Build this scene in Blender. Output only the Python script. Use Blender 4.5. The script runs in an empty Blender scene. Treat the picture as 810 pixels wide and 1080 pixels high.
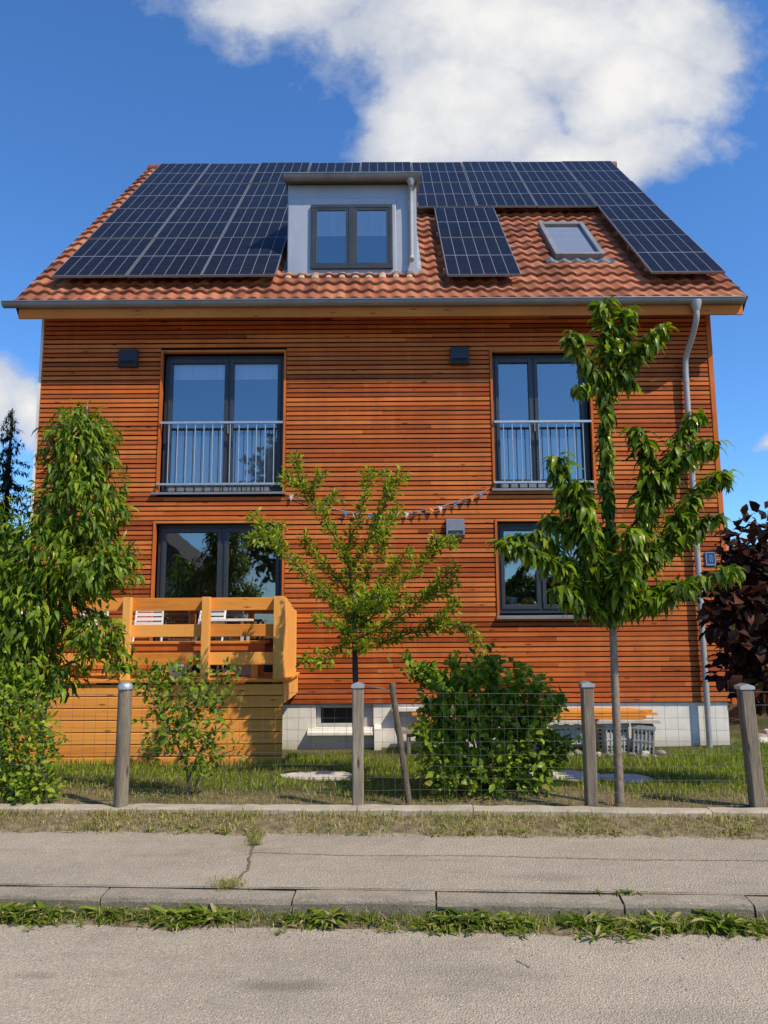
import bpy, math, random
import numpy as np
from mathutils import Vector, Matrix
R = math.radians
random.seed(7)
rng = np.random.default_rng(11)
scene = bpy.context.scene
COL = scene.collection
SUN, SKY, SKYSAT, SKYTINT = 5.0, .085, 1.08, (1.12, 1.74, 2.35)
# branch lines and crown volumes (metres)
CHERRY = [[(2.097, 7.2, -0.027), (2.103, 7.2, 0.765), (2.129, 7.25, 1.706)], [(2.129, 7.25, 1.706), (2.146, 7.3, 2.515), (2.15, 7.3, 3.349), (2.2, 7.3, 4.017), (2.206, 7.3, 4.554), (2.2, 7.3, 4.822)], [(2.199, 7.3, 3.998), (1.96, 7.15, 4.112), (1.801, 7.05, 4.39)], [(2.201, 7.3, 4.037), (2.391, 7.4, 4.424), (2.473, 7.45, 4.805)], [(2.209, 7.3, 4.017), (2.455, 7.25, 4.212), (2.734, 7.2, 4.511)], [(2.198, 7.3, 3.979), (2.405, 7.5, 4.101), (2.506, 7.55, 4.077)], [(2.177, 7.3, 3.94), (2.002, 7.2, 3.948), (1.864, 7.1, 3.879)], [(2.142, 7.25, 1.794), (2.338, 7.1, 2.225), (2.42, 7.0, 2.741), (2.445, 6.95, 3.176), (2.369, 6.95, 3.401)], [(2.415, 7.0, 2.653), (2.642, 7.0, 3.096), (2.911, 7.0, 3.584)], [(2.442, 7.0, 2.829), (2.721, 6.9, 3.145), (2.986, 6.85, 3.256)], [(2.173, 7.25, 1.882), (2.583, 7.35, 2.244), (3.098, 7.5, 2.958), (3.361, 7.5, 3.1)], [(2.679, 7.35, 2.335), (3.015, 7.35, 2.608), (3.206, 7.3, 2.646)], [(2.15, 7.25, 1.777), (2.551, 7.3, 1.971), (2.874, 7.2, 2.035), (3.208, 7.1, 2.132)], [(2.166, 7.25, 1.741), (2.527, 7.0, 1.872), (2.683, 6.9, 1.969)], [(2.124, 7.25, 1.794), (1.903, 7.1, 2.315), (1.704, 7.0, 2.745), (1.616, 7.0, 3.174)], [(1.886, 7.1, 2.316), (1.742, 7.2, 2.505), (1.59, 7.3, 2.656)], [(1.966, 7.1, 2.14), (1.84, 6.95, 2.562), (1.773, 6.9, 2.904)], [(2.122, 7.25, 1.75), (1.719, 7.0, 2.065), (1.405, 6.9, 2.257), (1.109, 6.9, 2.37)], [(2.138, 7.3, 1.778), (1.917, 7.6, 2.175), (1.668, 7.7, 2.47), (1.499, 7.7, 2.548), (1.335, 7.7, 2.491)], [(2.129, 7.25, 1.724), (1.768, 7.0, 1.791), (1.564, 6.9, 1.958)], [(2.124, 7.25, 1.794), (2.134, 6.8, 2.117), (2.186, 6.7, 2.443)], [(2.131, 7.25, 1.75), (2.118, 7.6, 2.08), (2.049, 7.7, 2.468)]]
PLUM = [[(-0.317, 9.3, -0.214), (-0.349, 9.3, 0.907), (-0.358, 9.3, 1.475)], [(-0.358, 9.3, 1.475), (-0.378, 9.362, 2.034), (-0.449, 9.362, 2.389), (-0.434, 9.425, 2.683), (-0.255, 9.488, 3.093), (-0.181, 9.55, 3.588)], [(-0.449, 9.362, 2.389), (-0.674, 9.238, 2.842), (-0.912, 9.112, 3.146), (-1.086, 9.05, 3.672)], [(-0.905, 9.112, 3.2), (-0.797, 8.988, 3.336), (-0.721, 8.988, 3.435)], [(-0.758, 9.175, 3.012), (-0.679, 9.3, 3.139), (-0.576, 9.362, 3.214)], [(-0.947, 9.112, 3.2), (-1.075, 8.988, 3.303), (-1.222, 8.988, 3.41)], [(-0.375, 9.3, 1.682), (-0.794, 9.05, 2.126), (-1.152, 8.862, 2.456), (-1.374, 8.738, 2.748), (-1.511, 8.738, 2.901)], [(-1.28, 8.8, 2.586), (-1.419, 8.612, 2.617), (-1.534, 8.612, 2.601)], [(-1.229, 8.8, 2.518), (-1.266, 8.925, 2.702), (-1.235, 8.988, 2.831)], [(-0.36, 9.362, 1.963), (-0.809, 9.612, 2.411), (-1.045, 9.738, 2.758)], [(-0.431, 9.362, 2.211), (-0.107, 9.238, 2.803), (0.072, 9.112, 3.211), (0.251, 9.112, 3.461)], [(0.037, 9.112, 3.105), (0.031, 8.988, 3.296), (0.004, 8.988, 3.438)], [(-0.143, 9.238, 2.625), (0.018, 9.488, 2.87), (0.204, 9.612, 3.09)], [(-0.0, 9.425, 2.826), (-0.031, 9.612, 2.627), (-0.047, 9.612, 2.407)], [(-0.358, 9.3, 1.544), (0.031, 9.112, 2.194), (0.17, 9.05, 2.396), (0.341, 8.988, 2.465)], [(-0.34, 9.3, 1.492), (0.103, 9.488, 2.072), (0.475, 9.675, 2.372), (0.669, 9.738, 2.673), (0.936, 9.8, 2.697)], [(0.63, 9.738, 2.561), (0.661, 9.612, 2.697), (0.68, 9.612, 2.734)], [(-0.34, 9.3, 1.468), (0.231, 8.988, 1.745), (0.499, 8.862, 2.008), (0.834, 8.8, 2.304)], [(0.431, 8.862, 1.942), (0.691, 8.738, 2.035), (0.842, 8.738, 2.117)], [(-0.183, 9.3, 1.388), (0.301, 9.112, 1.542), (0.772, 8.988, 1.658), (0.984, 8.925, 1.607), (1.096, 8.925, 1.374), (1.135, 8.925, 1.341)], [(-0.375, 9.3, 1.458), (-0.481, 8.988, 1.615), (-0.809, 8.862, 1.717)], [(-0.375, 9.3, 1.613), (-0.558, 9.738, 1.904), (-0.902, 9.862, 2.057)], [(-0.35, 9.3, 1.821), (-0.137, 8.738, 2.007), (0.092, 8.55, 1.934)], [(-0.252, 9.3, 1.821), (0.03, 9.612, 1.897), (0.328, 9.8, 1.974)], [(-0.351, 9.3, 1.682), (-0.263, 9.738, 2.122), (-0.191, 9.862, 2.427)], [(-0.375, 9.3, 1.365), (-0.59, 9.112, 1.379), (-0.648, 8.988, 1.25), (-0.783, 8.988, 1.201), (-0.951, 8.988, 1.278)], [(-0.34, 9.3, 1.406), (-0.248, 9.112, 1.377), (-0.194, 8.988, 1.413)], [(0.504, 9.05, 1.609), (0.785, 9.112, 1.811), (0.857, 9.112, 1.948)]]
LEFTTREE = [[(-3.581, 8.3, -0.098), (-3.615, 8.3, 0.811), (-3.481, 8.3, 1.649), (-3.403, 8.3, 2.669), (-3.317, 8.3, 3.618), (-3.299, 8.3, 4.104)], [(-3.481, 8.3, 1.649), (-3.679, 8.0, 1.845), (-3.888, 7.9, 2.037)], [(-3.457, 8.3, 1.951), (-2.914, 8.0, 2.232), (-2.544, 7.9, 2.419)], [(-3.574, 8.3, 1.153), (-3.019, 8.0, 1.359), (-2.594, 7.9, 1.266)], [(-3.569, 8.3, 1.055), (-3.796, 8.0, 1.364), (-4.043, 7.9, 1.464)], [(-3.219, 8.2, 1.847), (-2.807, 7.9, 1.742), (-2.659, 7.8, 1.365)], [(-3.383, 8.3, 2.877), (-3.614, 8.1, 3.364), (-3.662, 8.0, 3.549)], [(-3.362, 8.3, 2.877), (-3.056, 8.4, 3.316), (-2.995, 8.5, 3.553)]]
LEFTCROWN = [(-3.348, 8.3, 3.618, 0.368, 0.4, 0.471, 430), (-3.326, 8.3, 2.981, 0.512, 0.5, 0.461, 470), (-3.482, 8.3, 2.411, 0.716, 0.6, 0.491, 640), (-3.771, 8.2, 1.85, 0.647, 0.6, 0.485, 560), (-2.963, 8.0, 2.233, 0.395, 0.4, 0.276, 210), (-3.843, 8.1, 1.36, 0.519, 0.5, 0.38, 330), (-2.943, 7.9, 1.571, 0.273, 0.3, 0.234, 100), (-2.648, 7.85, 1.363, 0.116, 0.2, 0.174, 40), (-3.423, 8.0, 1.124, 0.355, 0.3, 0.178, 90), (-4.249, 8.1, 2.247, 0.499, 0.6, 0.899, 400)]
BUSH = [(0.943, 8.0, 0.536, 0.592, 0.5, 0.513, 700), (1.373, 7.9, 0.483, 0.351, 0.45, 0.526, 400), (0.613, 8.0, 0.817, 0.296, 0.4, 0.395, 260), (1.05, 7.8, 0.204, 0.596, 0.45, 0.327, 500), (0.507, 7.7, 0.314, 0.19, 0.25, 0.323, 120), (0.773, 8.1, 1.092, 0.3, 0.3, 0.24, 110), (1.176, 8.0, 1.002, 0.256, 0.3, 0.335, 150), (1.549, 8.0, 0.906, 0.178, 0.25, 0.237, 80)]
LEFTSHRUB = [(-3.553, 7.55, 0.493, 0.428, 0.4, 0.577, 700), (-3.886, 7.6, 0.752, 0.562, 0.4, 0.75, 500), (-3.214, 7.4, 0.142, 0.201, 0.25, 0.237, 180), (-3.628, 7.7, 0.964, 0.342, 0.3, 0.285, 240)]
SAPLING = [(-1.985, 7.8, 0.991, 0.346, 0.3, 0.327, 210), (-2.056, 7.75, 0.705, 0.363, 0.3, 0.268, 170), (-1.816, 7.75, 0.452, 0.229, 0.25, 0.287, 110), (-2.319, 7.8, 1.131, 0.289, 0.25, 0.173, 90), (-1.694, 7.8, 0.67, 0.192, 0.2, 0.212, 60), (-2.218, 7.7, 0.462, 0.19, 0.2, 0.133, 40), (-1.608, 7.8, 0.943, 0.25, 0.2, 0.135, 24), (-1.475, 7.8, 0.442, 0.173, 0.15, 0.096, 14), (-1.577, 7.85, 1.216, 0.116, 0.15, 0.136, 12)]
COPPER = [(3.86, 8.0, 1.8, 0.434, 0.5, 0.691, 330), (3.856, 8.0, 2.39, 0.355, 0.4, 0.395, 120), (3.478, 7.8, 1.798, 0.269, 0.3, 0.346, 70), (3.817, 8.0, 1.224, 0.414, 0.5, 0.454, 200), (3.329, 7.7, 1.657, 0.19, 0.2, 0.171, 26), (4.252, 8.0, 1.798, 0.395, 0.5, 0.888, 200)]
BUSHSTEMS = [[(0.929, 8.0, -0.042), (0.896, 8.0, 0.583), (0.613, 7.95, 1.056), (0.324, 7.9, 1.109), (0.211, 7.9, 1.297)], [(0.977, 8.0, -0.042), (1.042, 8.0, 0.675), (1.101, 8.0, 1.097), (1.098, 8.0, 1.335)], [(0.995, 8.0, -0.042), (1.31, 7.9, 0.593), (1.544, 7.9, 1.055)], [(0.929, 8.0, -0.042), (0.685, 7.8, 0.52), (0.411, 7.8, 0.885)], [(0.977, 8.0, -0.042), (1.406, 7.7, 0.353), (1.646, 7.7, 0.618)], [(0.868, 7.8, 0.339), (0.591, 7.7, 0.894), (0.383, 7.7, 1.259)], [(1.007, 7.8, 0.338), (1.239, 7.7, 0.89), (1.36, 7.7, 1.207)], [(1.053, 7.8, 0.338), (1.557, 7.7, 0.708), (1.704, 7.7, 0.932)], [(0.916, 7.8, 0.428), (0.743, 7.8, 1.067), (0.681, 7.8, 1.271)], [(0.916, 7.8, 0.428), (0.917, 7.7, 0.982), (0.924, 7.7, 1.256)], [(0.569, 7.6, 0.113), (0.44, 7.6, 0.462), (0.324, 7.6, 0.683)], [(1.398, 7.7, 0.088), (1.614, 7.6, 0.368), (1.73, 7.6, 0.543)]]
SAPSTEMS = [[(-1.938, 7.85, -0.012), (-1.959, 7.85, 0.347), (-1.947, 7.85, 0.894), (-2.006, 7.85, 1.265)], [(-1.943, 7.85, 0.122), (-1.784, 7.8, 0.534), (-1.601, 7.8, 0.669)], [(-1.947, 7.85, 0.257), (-2.113, 7.8, 0.627), (-2.413, 7.8, 1.131)], [(-1.942, 7.85, 0.71), (-1.716, 7.85, 1.078), (-1.55, 7.85, 1.263)], [(-1.876, 7.85, 0.077), (-1.733, 7.8, 0.354), (-1.456, 7.8, 0.442)]]
stakeT = (0.061, 7.35, 1.052)
stakeM = (0.129, 7.4, 0.581)
stakeB = (0.228, 7.4, -0.012)

# ---------------------------------------------------------------- node helpers
def mat(name):
    m = bpy.data.materials.new(name); m.use_nodes = True
    nt = m.node_tree; nt.nodes.clear()
    out = nt.nodes.new('ShaderNodeOutputMaterial')
    return m, nt, out

class N:
    """tiny wrapper that wires nodes"""
    def __init__(s, nt): s.nt = nt
    def new(s, t, **kw):
        n = s.nt.nodes.new(t)
        for k, v in kw.items(): setattr(n, k, v)
        return n
    def put(s, sock, v):
        if isinstance(v, bpy.types.NodeSocket): s.nt.links.new(v, sock)
        else: sock.default_value = v
    def math(s, op, a, b=0.0, c=None, clamp=False):
        n = s.new('ShaderNodeMath', operation=op, use_clamp=clamp)
        s.put(n.inputs[0], a); s.put(n.inputs[1], b)
        if c is not None: s.put(n.inputs[2], c)
        return n.outputs[0]
    def obj(s): return s.new('ShaderNodeTexCoord').outputs['Object']
    def scale(s, vec, sc, loc=(0, 0, 0)):
        n = s.new('ShaderNodeMapping'); s.put(n.inputs['Vector'], vec)
        n.inputs['Scale'].default_value = sc; n.inputs['Location'].default_value = loc
        return n.outputs[0]
    def noise(s, vec, scale, detail=4, rough=.55, dist=0.0):
        n = s.new('ShaderNodeTexNoise'); s.put(n.inputs['Vector'], vec)
        n.inputs['Scale'].default_value = scale; n.inputs['Detail'].default_value = detail
        n.inputs['Roughness'].default_value = rough; n.inputs['Distortion'].default_value = dist
        return n.outputs['Fac']
    def voro(s, vec, scale, feature='F1'):
        n = s.new('ShaderNodeTexVoronoi', feature=feature); s.put(n.inputs['Vector'], vec)
        n.inputs['Scale'].default_value = scale
        return n.outputs['Distance']
    def ramp(s, fac, stops):
        n = s.new('ShaderNodeValToRGB'); s.put(n.inputs[0], fac)
        e = n.color_ramp.elements
        while len(e) < len(stops): e.new(.5)
        for i, (p, c) in enumerate(stops):
            e[i].position = p
            e[i].color = (c, c, c, 1) if isinstance(c, (int, float)) else (*c, 1)
        return n.outputs[0]
    def mix(s, fac, a, b, blend='MIX'):
        n = s.new('ShaderNodeMix', data_type='RGBA', blend_type=blend)
        s.put(n.inputs[0], fac)
        for sock, v in ((n.inputs[6], a), (n.inputs[7], b)):
            if isinstance(v, tuple): sock.default_value = (*v, 1) if len(v) == 3 else v
            else: s.put(sock, v)
        return n.outputs[2]
    def attr(s, name): return s.new('ShaderNodeAttribute', attribute_name=name).outputs['Fac']
    def bump(s, h, strength=.3, dist=.01):
        n = s.new('ShaderNodeBump'); s.put(n.inputs['Height'], h)
        n.inputs['Strength'].default_value = strength; n.inputs['Distance'].default_value = dist
        return n.outputs[0]
    def bsdf(s, color, rough=.6, metal=0.0, normal=None, spec=.5):
        n = s.new('ShaderNodeBsdfPrincipled')
        if isinstance(color, tuple): n.inputs['Base Color'].default_value = (*color, 1)
        else: s.put(n.inputs['Base Color'], color)
        s.put(n.inputs['Roughness'], rough); s.put(n.inputs['Metallic'], metal)
        n.inputs['Specular IOR Level'].default_value = spec
        if normal is not None: s.put(n.inputs['Normal'], normal)
        return n.outputs[0]
    def mixsh(s, fac, a, b):
        n = s.new('ShaderNodeMixShader'); s.put(n.inputs[0], fac); s.put(n.inputs[1], a); s.put(n.inputs[2], b)
        return n.outputs[0]
    def sep(s, vec):
        n = s.new('ShaderNodeSeparateXYZ'); s.put(n.inputs[0], vec); return n.outputs

M = {}
def plain(name, color, rough=.6, metal=0.0, var=.25, nscale=9, bump=.15, spec=.5):
    """a colour broken up by two noises (weathering and fine grain)"""
    m, nt, out = mat(name); k = N(nt)
    o = k.obj()
    n1 = k.noise(o, nscale, 5); n2 = k.noise(o, nscale * 9, 3)
    f = k.math('ADD', k.math('MULTIPLY', n1, .7), k.math('MULTIPLY', n2, .3))
    lo = tuple(c * (1 - var) for c in color); hi = tuple(min(1, c * (1 + var)) for c in color)
    c = k.ramp(f, [(.3, lo), (.7, hi)])
    rr = k.math('ADD', k.math('MULTIPLY', n1, .2), rough - .1)
    nt.links.new(k.bsdf(c, rr, metal, k.bump(f, bump, .004), spec), out.inputs[0])
    M[name] = m; return m

def wood(name, dark, mid, light, axis='X', rough=.62, knots=True, grey=0.0, vary=1.0, freq=1.0, blotch=.42):
    """boards: per-board tone from the 'rnd' attribute, grain along one axis, knots, sun bleaching"""
    m, nt, out = mat(name); k = N(nt)
    o = k.obj(); r = k.attr('rnd')
    sc = {'X': (.9, 14, 14), 'Y': (14, .9, 14), 'Z': (14, 14, .9)}[axis]
    off = k.new('ShaderNodeCombineXYZ'); k.put(off.inputs[0], k.math('MULTIPLY', r, 37.0)); k.put(off.inputs[1], k.math('MULTIPLY', r, 91.0)); k.put(off.inputs[2], k.math('MULTIPLY', r, 53.0))
    add = k.new('ShaderNodeVectorMath', operation='ADD'); k.put(add.inputs[0], o); k.put(add.inputs[1], off.outputs[0])
    v = k.scale(add.outputs[0], sc)
    g1 = k.noise(v, 2.2 * freq, 6, .65, .6); g2 = k.noise(v, 9 * freq, 3, .6)
    g = k.math('ADD', k.math('MULTIPLY', g1, .65), k.math('MULTIPLY', g2, .35))
    tone = k.math('ADD', k.math('MULTIPLY', g, .55), k.math('MULTIPLY', k.math('SUBTRACT', r, .25), .5 * vary))
    c = k.ramp(tone, [(.12, dark), (.36, mid), (.68, light)])
    blot = k.noise(o, 1.3, 4)
    c = k.mix(k.ramp(blot, [(.35, .0), (.72, blotch)]), c, tuple(x * .7 for x in dark))
    if knots:
        ks = {'X': (2.2, 9, 9), 'Y': (9, 2.2, 9), 'Z': (9, 9, 2.2)}[axis]
        kv = k.voro(k.scale(add.outputs[0], ks), 1.0)
        c = k.mix(k.ramp(kv, [(.05, .85), (.15, 0.0)]), c, tuple(x * .35 for x in dark))
    if name == 'cladding_wood':                                # bleached and rain-streaked patches
        sv = k.noise(k.scale(o, (2.6, 1, .22)), 1.5, 5, .6)
        c = k.mix(k.ramp(sv, [(.50, 0.0), (.72, .34)]), c, (.20, .085, .04)); c = k.mix(k.ramp(sv, [(.26, .30), (.44, 0.0)]), c, (.62, .27, .11))
    if grey: c = k.mix(grey, c, (.32, .30, .28))
    nt.links.new(k.bsdf(c, rough, 0, k.bump(g, .35 if freq < 1.2 else 1.0, .004 if freq < 1.2 else .014), .16), out.inputs[0])
    M[name] = m; return m

def foliage(name, dark, mid, light, gloss=.35, trans=.3, dead=(.30, .20, .05), dead_at=.95, spec=.2):
    m, nt, out = mat(name); k = N(nt)
    r = k.attr('rnd')
    o = k.obj()
    n = k.noise(o, 3.0, 3)
    f = k.math('ADD', k.math('MULTIPLY', r, .6), k.math('MULTIPLY', n, .4))
    c = k.ramp(f, [(.2, dark), (.5, mid), (.85, light)])
    c = k.mix(k.ramp(r, [(dead_at, 0.0), (min(1, dead_at + .01), .9)]), c, dead)
    b = k.bsdf(c, k.math('SUBTRACT', .66, k.math('MULTIPLY', r, gloss * .45)), 0, None, spec)
    t = k.new('ShaderNodeBsdfTranslucent')
    k.put(t.inputs[0], k.mix(1.0, c, (1.3, 1.55, .5), 'MULTIPLY'))
    nt.links.new(k.mixsh(trans, b, t.outputs[0]), out.inputs[0])
    M[name] = m; return m

# ---------------------------------------------------------------- mesh helpers
class MB:
    def __init__(s): s.v = []; s.f = []; s.r = []; s.smooth = []
    def add(s, vs, fs, rnd=None, smooth=False, mx=None):
        b = len(s.v)
        if mx is not None: vs = [tuple(mx @ Vector(p)) for p in vs]
        s.v += [tuple(p) for p in vs]
        rnd = random.random() if rnd is None else rnd
        for q in fs:
            s.f.append(tuple(i + b for i in q)); s.r.append(rnd); s.smooth.append(smooth)
        return s
    def box(s, x0, x1, y0, y1, z0, z1, rnd=None, mx=None):
        vs = [(x0, y0, z0), (x1, y0, z0), (x1, y1, z0), (x0, y1, z0), (x0, y0, z1), (x1, y0, z1), (x1, y1, z1), (x0, y1, z1)]
        fs = [(0, 3, 2, 1), (4, 5, 6, 7), (0, 1, 5, 4), (1, 2, 6, 5), (2, 3, 7, 6), (3, 0, 4, 7)]
        return s.add(vs, fs, rnd, mx=mx)
    def prism(s, pts, axis, a, b, rnd=None, smooth=False, mx=None, caps=True):
        """polygon pts in the two other axes, extruded along axis from a to b"""
        def p3(p, t):
            return (t, p[0], p[1]) if axis == 'X' else (p[0], t, p[1]) if axis == 'Y' else (p[0], p[1], t)
        n = len(pts)
        vs = [p3(p, a) for p in pts] + [p3(p, b) for p in pts]
        s.add(vs, [(i, (i + 1) % n, n + (i + 1) % n, n + i) for i in range(n)], rnd, smooth, mx)
        if caps: s.add(vs, [tuple(range(n - 1, -1, -1)), tuple(range(n, 2 * n))], rnd, False, mx)
        return s
    def tube(s, path, rad, n=8, rnd=None, smooth=True, caps=True, mx=None, wob=0.0):
        P_ = [Vector(p) for p in path]
        if not hasattr(rad, '__len__'): rad = [rad] * len(P_)
        rnd = random.random() if rnd is None else rnd
        vs = []
        up = Vector((0, 0, 1))
        d0 = (P_[1] - P_[0]).normalized()
        if abs(d0.z) > .9: up = Vector((1, 0, 0))
        a = d0.cross(up).normalized()
        for i, p in enumerate(P_):
            d = (P_[min(i + 1, len(P_) - 1)] - P_[max(i - 1, 0)]).normalized()
            a = (a - d * a.dot(d)).normalized(); b = d.cross(a)
            for j in range(n):
                t = 2 * math.pi * j / n
                rr = rad[i] * (1 + wob * (random.random() - .5))
                vs.append(tuple(p + (a * math.cos(t) + b * math.sin(t)) * rr))
        fs = [(i * n + j, i * n + (j + 1) % n, (i + 1) * n + (j + 1) % n, (i + 1) * n + j) for i in range(len(P_) - 1) for j in range(n)]
        s.add(vs, fs, rnd, smooth, mx)
        if caps:
            s.add(vs[:n], [tuple(range(n - 1, -1, -1))], rnd, False, mx)
            s.add(vs[-n:], [tuple(range(n))], rnd, False, mx)
        return s
    def lathe(s, prof, c, n=20, rnd=None):
        vs = []; rnd = random.random() if rnd is None else rnd
        for r, z in prof:
            for j in range(n):
                t = 2 * math.pi * j / n; vs.append((c[0] + r * math.cos(t), c[1] + r * math.sin(t), c[2] + z))
        fs = [(i * n + j, i * n + (j + 1) % n, (i + 1) * n + (j + 1) % n, (i + 1) * n + j) for i in range(len(prof) - 1) for j in range(n)]
        return s.add(vs, fs, rnd, True)
    def build(s, name, material, parent=None, bevel=0.0):
        me = bpy.data.meshes.new(name)
        me.from_pydata(s.v, [], s.f)
        me.polygons.foreach_set('use_smooth', s.smooth)
        at = me.attributes.new('rnd', 'FLOAT', 'FACE'); at.data.foreach_set('value', s.r)
        me.materials.append(M[material] if isinstance(material, str) else material)
        me.validate(); me.update()
        o = bpy.data.objects.new(name, me); COL.objects.link(o)
        if parent: 
            o.parent = parent
            o.matrix_parent_inverse = parent_world(parent).inverted()
        if bevel:
            bv = o.modifiers.new('bevel', 'BEVEL'); bv.width = bevel; bv.segments = 2; bv.limit_method = 'ANGLE'
        return o

def parent_world(o):
    m = o.matrix_basis.copy()
    p = o
    while p.parent:
        m = p.parent.matrix_basis @ p.matrix_parent_inverse @ m if False else m
        p = p.parent
    w = o.matrix_basis.copy(); q = o
    while q.parent:
        w = q.parent.matrix_basis @ (q.matrix_parent_inverse @ w); q = q.parent
    return w

def mesh_np(name, verts, faces_flat, loop_tot, rnd, material, parent=None, smooth=True):
    """fast mesh from numpy arrays"""
    me = bpy.data.meshes.new(name)
    nv = len(verts); nf = len(loop_tot)
    me.vertices.add(nv); me.vertices.foreach_set('co', np.ascontiguousarray(verts, dtype=np.float32).ravel())
    me.loops.add(len(faces_flat)); me.loops.foreach_set('vertex_index', np.ascontiguousarray(faces_flat, dtype=np.int32))
    me.polygons.add(nf)
    st = np.concatenate(([0], np.cumsum(loop_tot)[:-1])).astype(np.int32)
    me.polygons.foreach_set('loop_start', st); me.polygons.foreach_set('loop_total', np.asarray(loop_tot, dtype=np.int32))
    me.polygons.foreach_set('use_smooth', np.full(nf, smooth))
    at = me.attributes.new('rnd', 'FLOAT', 'FACE'); at.data.foreach_set('value', np.asarray(rnd, dtype=np.float32))
    me.materials.append(M[material]); me.update(calc_edges=True); me.validate()
    o = bpy.data.objects.new(name, me); COL.objects.link(o)
    if parent:
        o.parent = parent; o.matrix_parent_inverse = parent_world(parent).inverted()
    return o

def tag(o, label=None, cat=None, group=None, kind=None):
    if label: o['label'] = label
    if cat: o['category'] = cat
    if group: o['group'] = group
    if kind: o['kind'] = kind
    return o

def empty(name, loc, label=None, cat=None, group=None):
    o = bpy.data.objects.new(name, None); COL.objects.link(o); o.location = loc
    o.empty_display_size = .2
    return tag(o, label, cat, group)

def norm(a): return a / np.maximum(np.linalg.norm(a, axis=-1, keepdims=True), 1e-6)

def leaf_arrays(base, axis, up, length, width, bend=.25, fold=.18, wide_at=.42):
    """leaves as folded, bent blades of six triangles"""
    n = len(base)
    axis = norm(axis); side = norm(np.cross(axis, up)); nrm = norm(np.cross(side, axis))
    L = length[:, None]; W = width[:, None]
    mid = base + axis * L * wide_at - nrm * L * bend * .10
    m2 = base + axis * L * .76 - nrm * L * bend * .45
    tip = base + axis * L - nrm * L * bend
    l = mid + side * W * .5 + nrm * W * fold; r = mid - side * W * .5 + nrm * W * fold
    l2 = m2 + side * W * .33 + nrm * W * fold * .6; r2 = m2 - side * W * .33 + nrm * W * fold * .6
    V = np.stack([base, l, mid, r, l2, m2, r2, tip], 1).reshape(-1, 3)
    q = np.array([0, 2, 1, 0, 3, 2, 1, 2, 5, 4, 2, 3, 6, 5, 4, 5, 7, 5, 6, 7])
    tot = np.array([3, 3, 4, 4, 3, 3])
    F = (q[None, :] + (np.arange(n) * 8)[:, None]).ravel()
    return V, F, np.tile(tot, n)

def leaves(name, base, axis, up, length, width, material, parent=None, rnd=None, **kw):
    V, F, T = leaf_arrays(base, axis, up, length, width, **kw)
    rnd = rng.random(len(base)) if rnd is None else rnd
    return mesh_np(name, V, F, T, np.repeat(rnd, 6), material, parent)

def sample_paths(paths, step, start=0.0):
    """points and tangents along polylines; start = share of each path left bare"""
    P_, T_, S_ = [], [], []
    for p in paths:
        p = np.array(p); seg = np.linalg.norm(np.diff(p, axis=0), axis=1); tot = seg.sum(); cum = np.concatenate(([0], np.cumsum(seg)))
        for s in np.arange(start * tot, tot, step):
            i = min(np.searchsorted(cum, s, side='right') - 1, len(seg) - 1)
            t = (s - cum[i]) / seg[i]
            P_.append(p[i] * (1 - t) + p[i + 1] * t); T_.append((p[i + 1] - p[i]) / seg[i]); S_.append(s / tot)
    return np.array(P_), np.array(T_), np.array(S_)

def smooth_path(p, it=2):
    p = [np.array(q) for q in p]
    for _ in range(it):
        if len(p) < 3: break
        q = [p[0]]
        for a, b in zip(p[:-1], p[1:]): q += [a * .75 + b * .25, a * .25 + b * .75]
        p = q + [p[-1]]
    return [tuple(v) for v in p]

# ---------------------------------------------------------------- materials
wood('cladding_wood', (.24, .046, .011), (.53, .122, .027), (.76, .235, .055), 'X', .7, vary=.85, blotch=.3)
wood('trim_wood', (.30, .06, .012), (.58, .145, .028), (.72, .23, .05), 'Z', .7)
wood('fascia_wood', (.36, .10, .02), (.58, .19, .04), (.72, .27, .07), 'X', .7)
wood('deck_wood', (.54, .175, .026), (.83, .325, .058), (.93, .45, .11), 'X', .7, vary=.6, blotch=.14)
wood('deck_wood_upright', (.58, .225, .04), (.86, .40, .095), (.94, .53, .17), 'Z', .7, vary=.5, blotch=.14)
wood('post_wood', (.035, .025, .017), (.27, .215, .15), (.62, .52, .39), 'Z', .92, grey=.06, freq=1.3)
wood('stake_wood', (.12, .09, .06), (.36, .29, .21), (.6, .52, .42), 'Z', .85, freq=2)
wood('white_wood', (.5, .48, .44), (.7, .68, .64), (.8, .78, .72), 'X', .6, knots=False)
plain('back_wall', (.018, .009, .005), .9)
def plinth_mat():
    m, nt, out = mat('plaster_white'); k = N(nt); o = k.obj()
    n1 = k.noise(o, 5, 6, .65); n2 = k.noise(o, 60, 3); z = k.sep(o)[2]
    c = k.ramp(n1, [(.3, (.66, .61, .53)), (.7, (.82, .77, .69))])
    d = k.math('SUBTRACT', k.math('MULTIPLY', n1, .55), k.math('MULTIPLY', k.math('ADD', z, .20), 1.5))
    c = k.mix(k.ramp(d, [(.02, 0.0), (.42, .75)]), c, (.27, .22, .15))                 # rain splash above the soil
    run = k.noise(k.scale(o, (9, 1, .7)), 1.2, 4)
    c = k.mix(k.ramp(run, [(.55, 0.0), (.75, .25)]), c, (.30, .27, .22))
    nt.links.new(k.bsdf(c, .9, 0, k.bump(n2, .4, .006), .2), out.inputs[0]); M['plaster_white'] = m
plinth_mat()
plain('plaster_grey', (.40, .40, .40), .9, var=.12, nscale=6, bump=.3)
plain('inside_plaster', (.22, .21, .20), .9, var=.05)
plain('frame_dark', (.030, .036, .045), .42, var=.15, nscale=4, bump=.03)
plain('zinc', (.36, .35, .33), .5, .15, var=.16, nscale=3, bump=.05)
plain('zinc_dark', (.23, .235, .24), .45, .3, var=.2, nscale=3, bump=.05)
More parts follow.
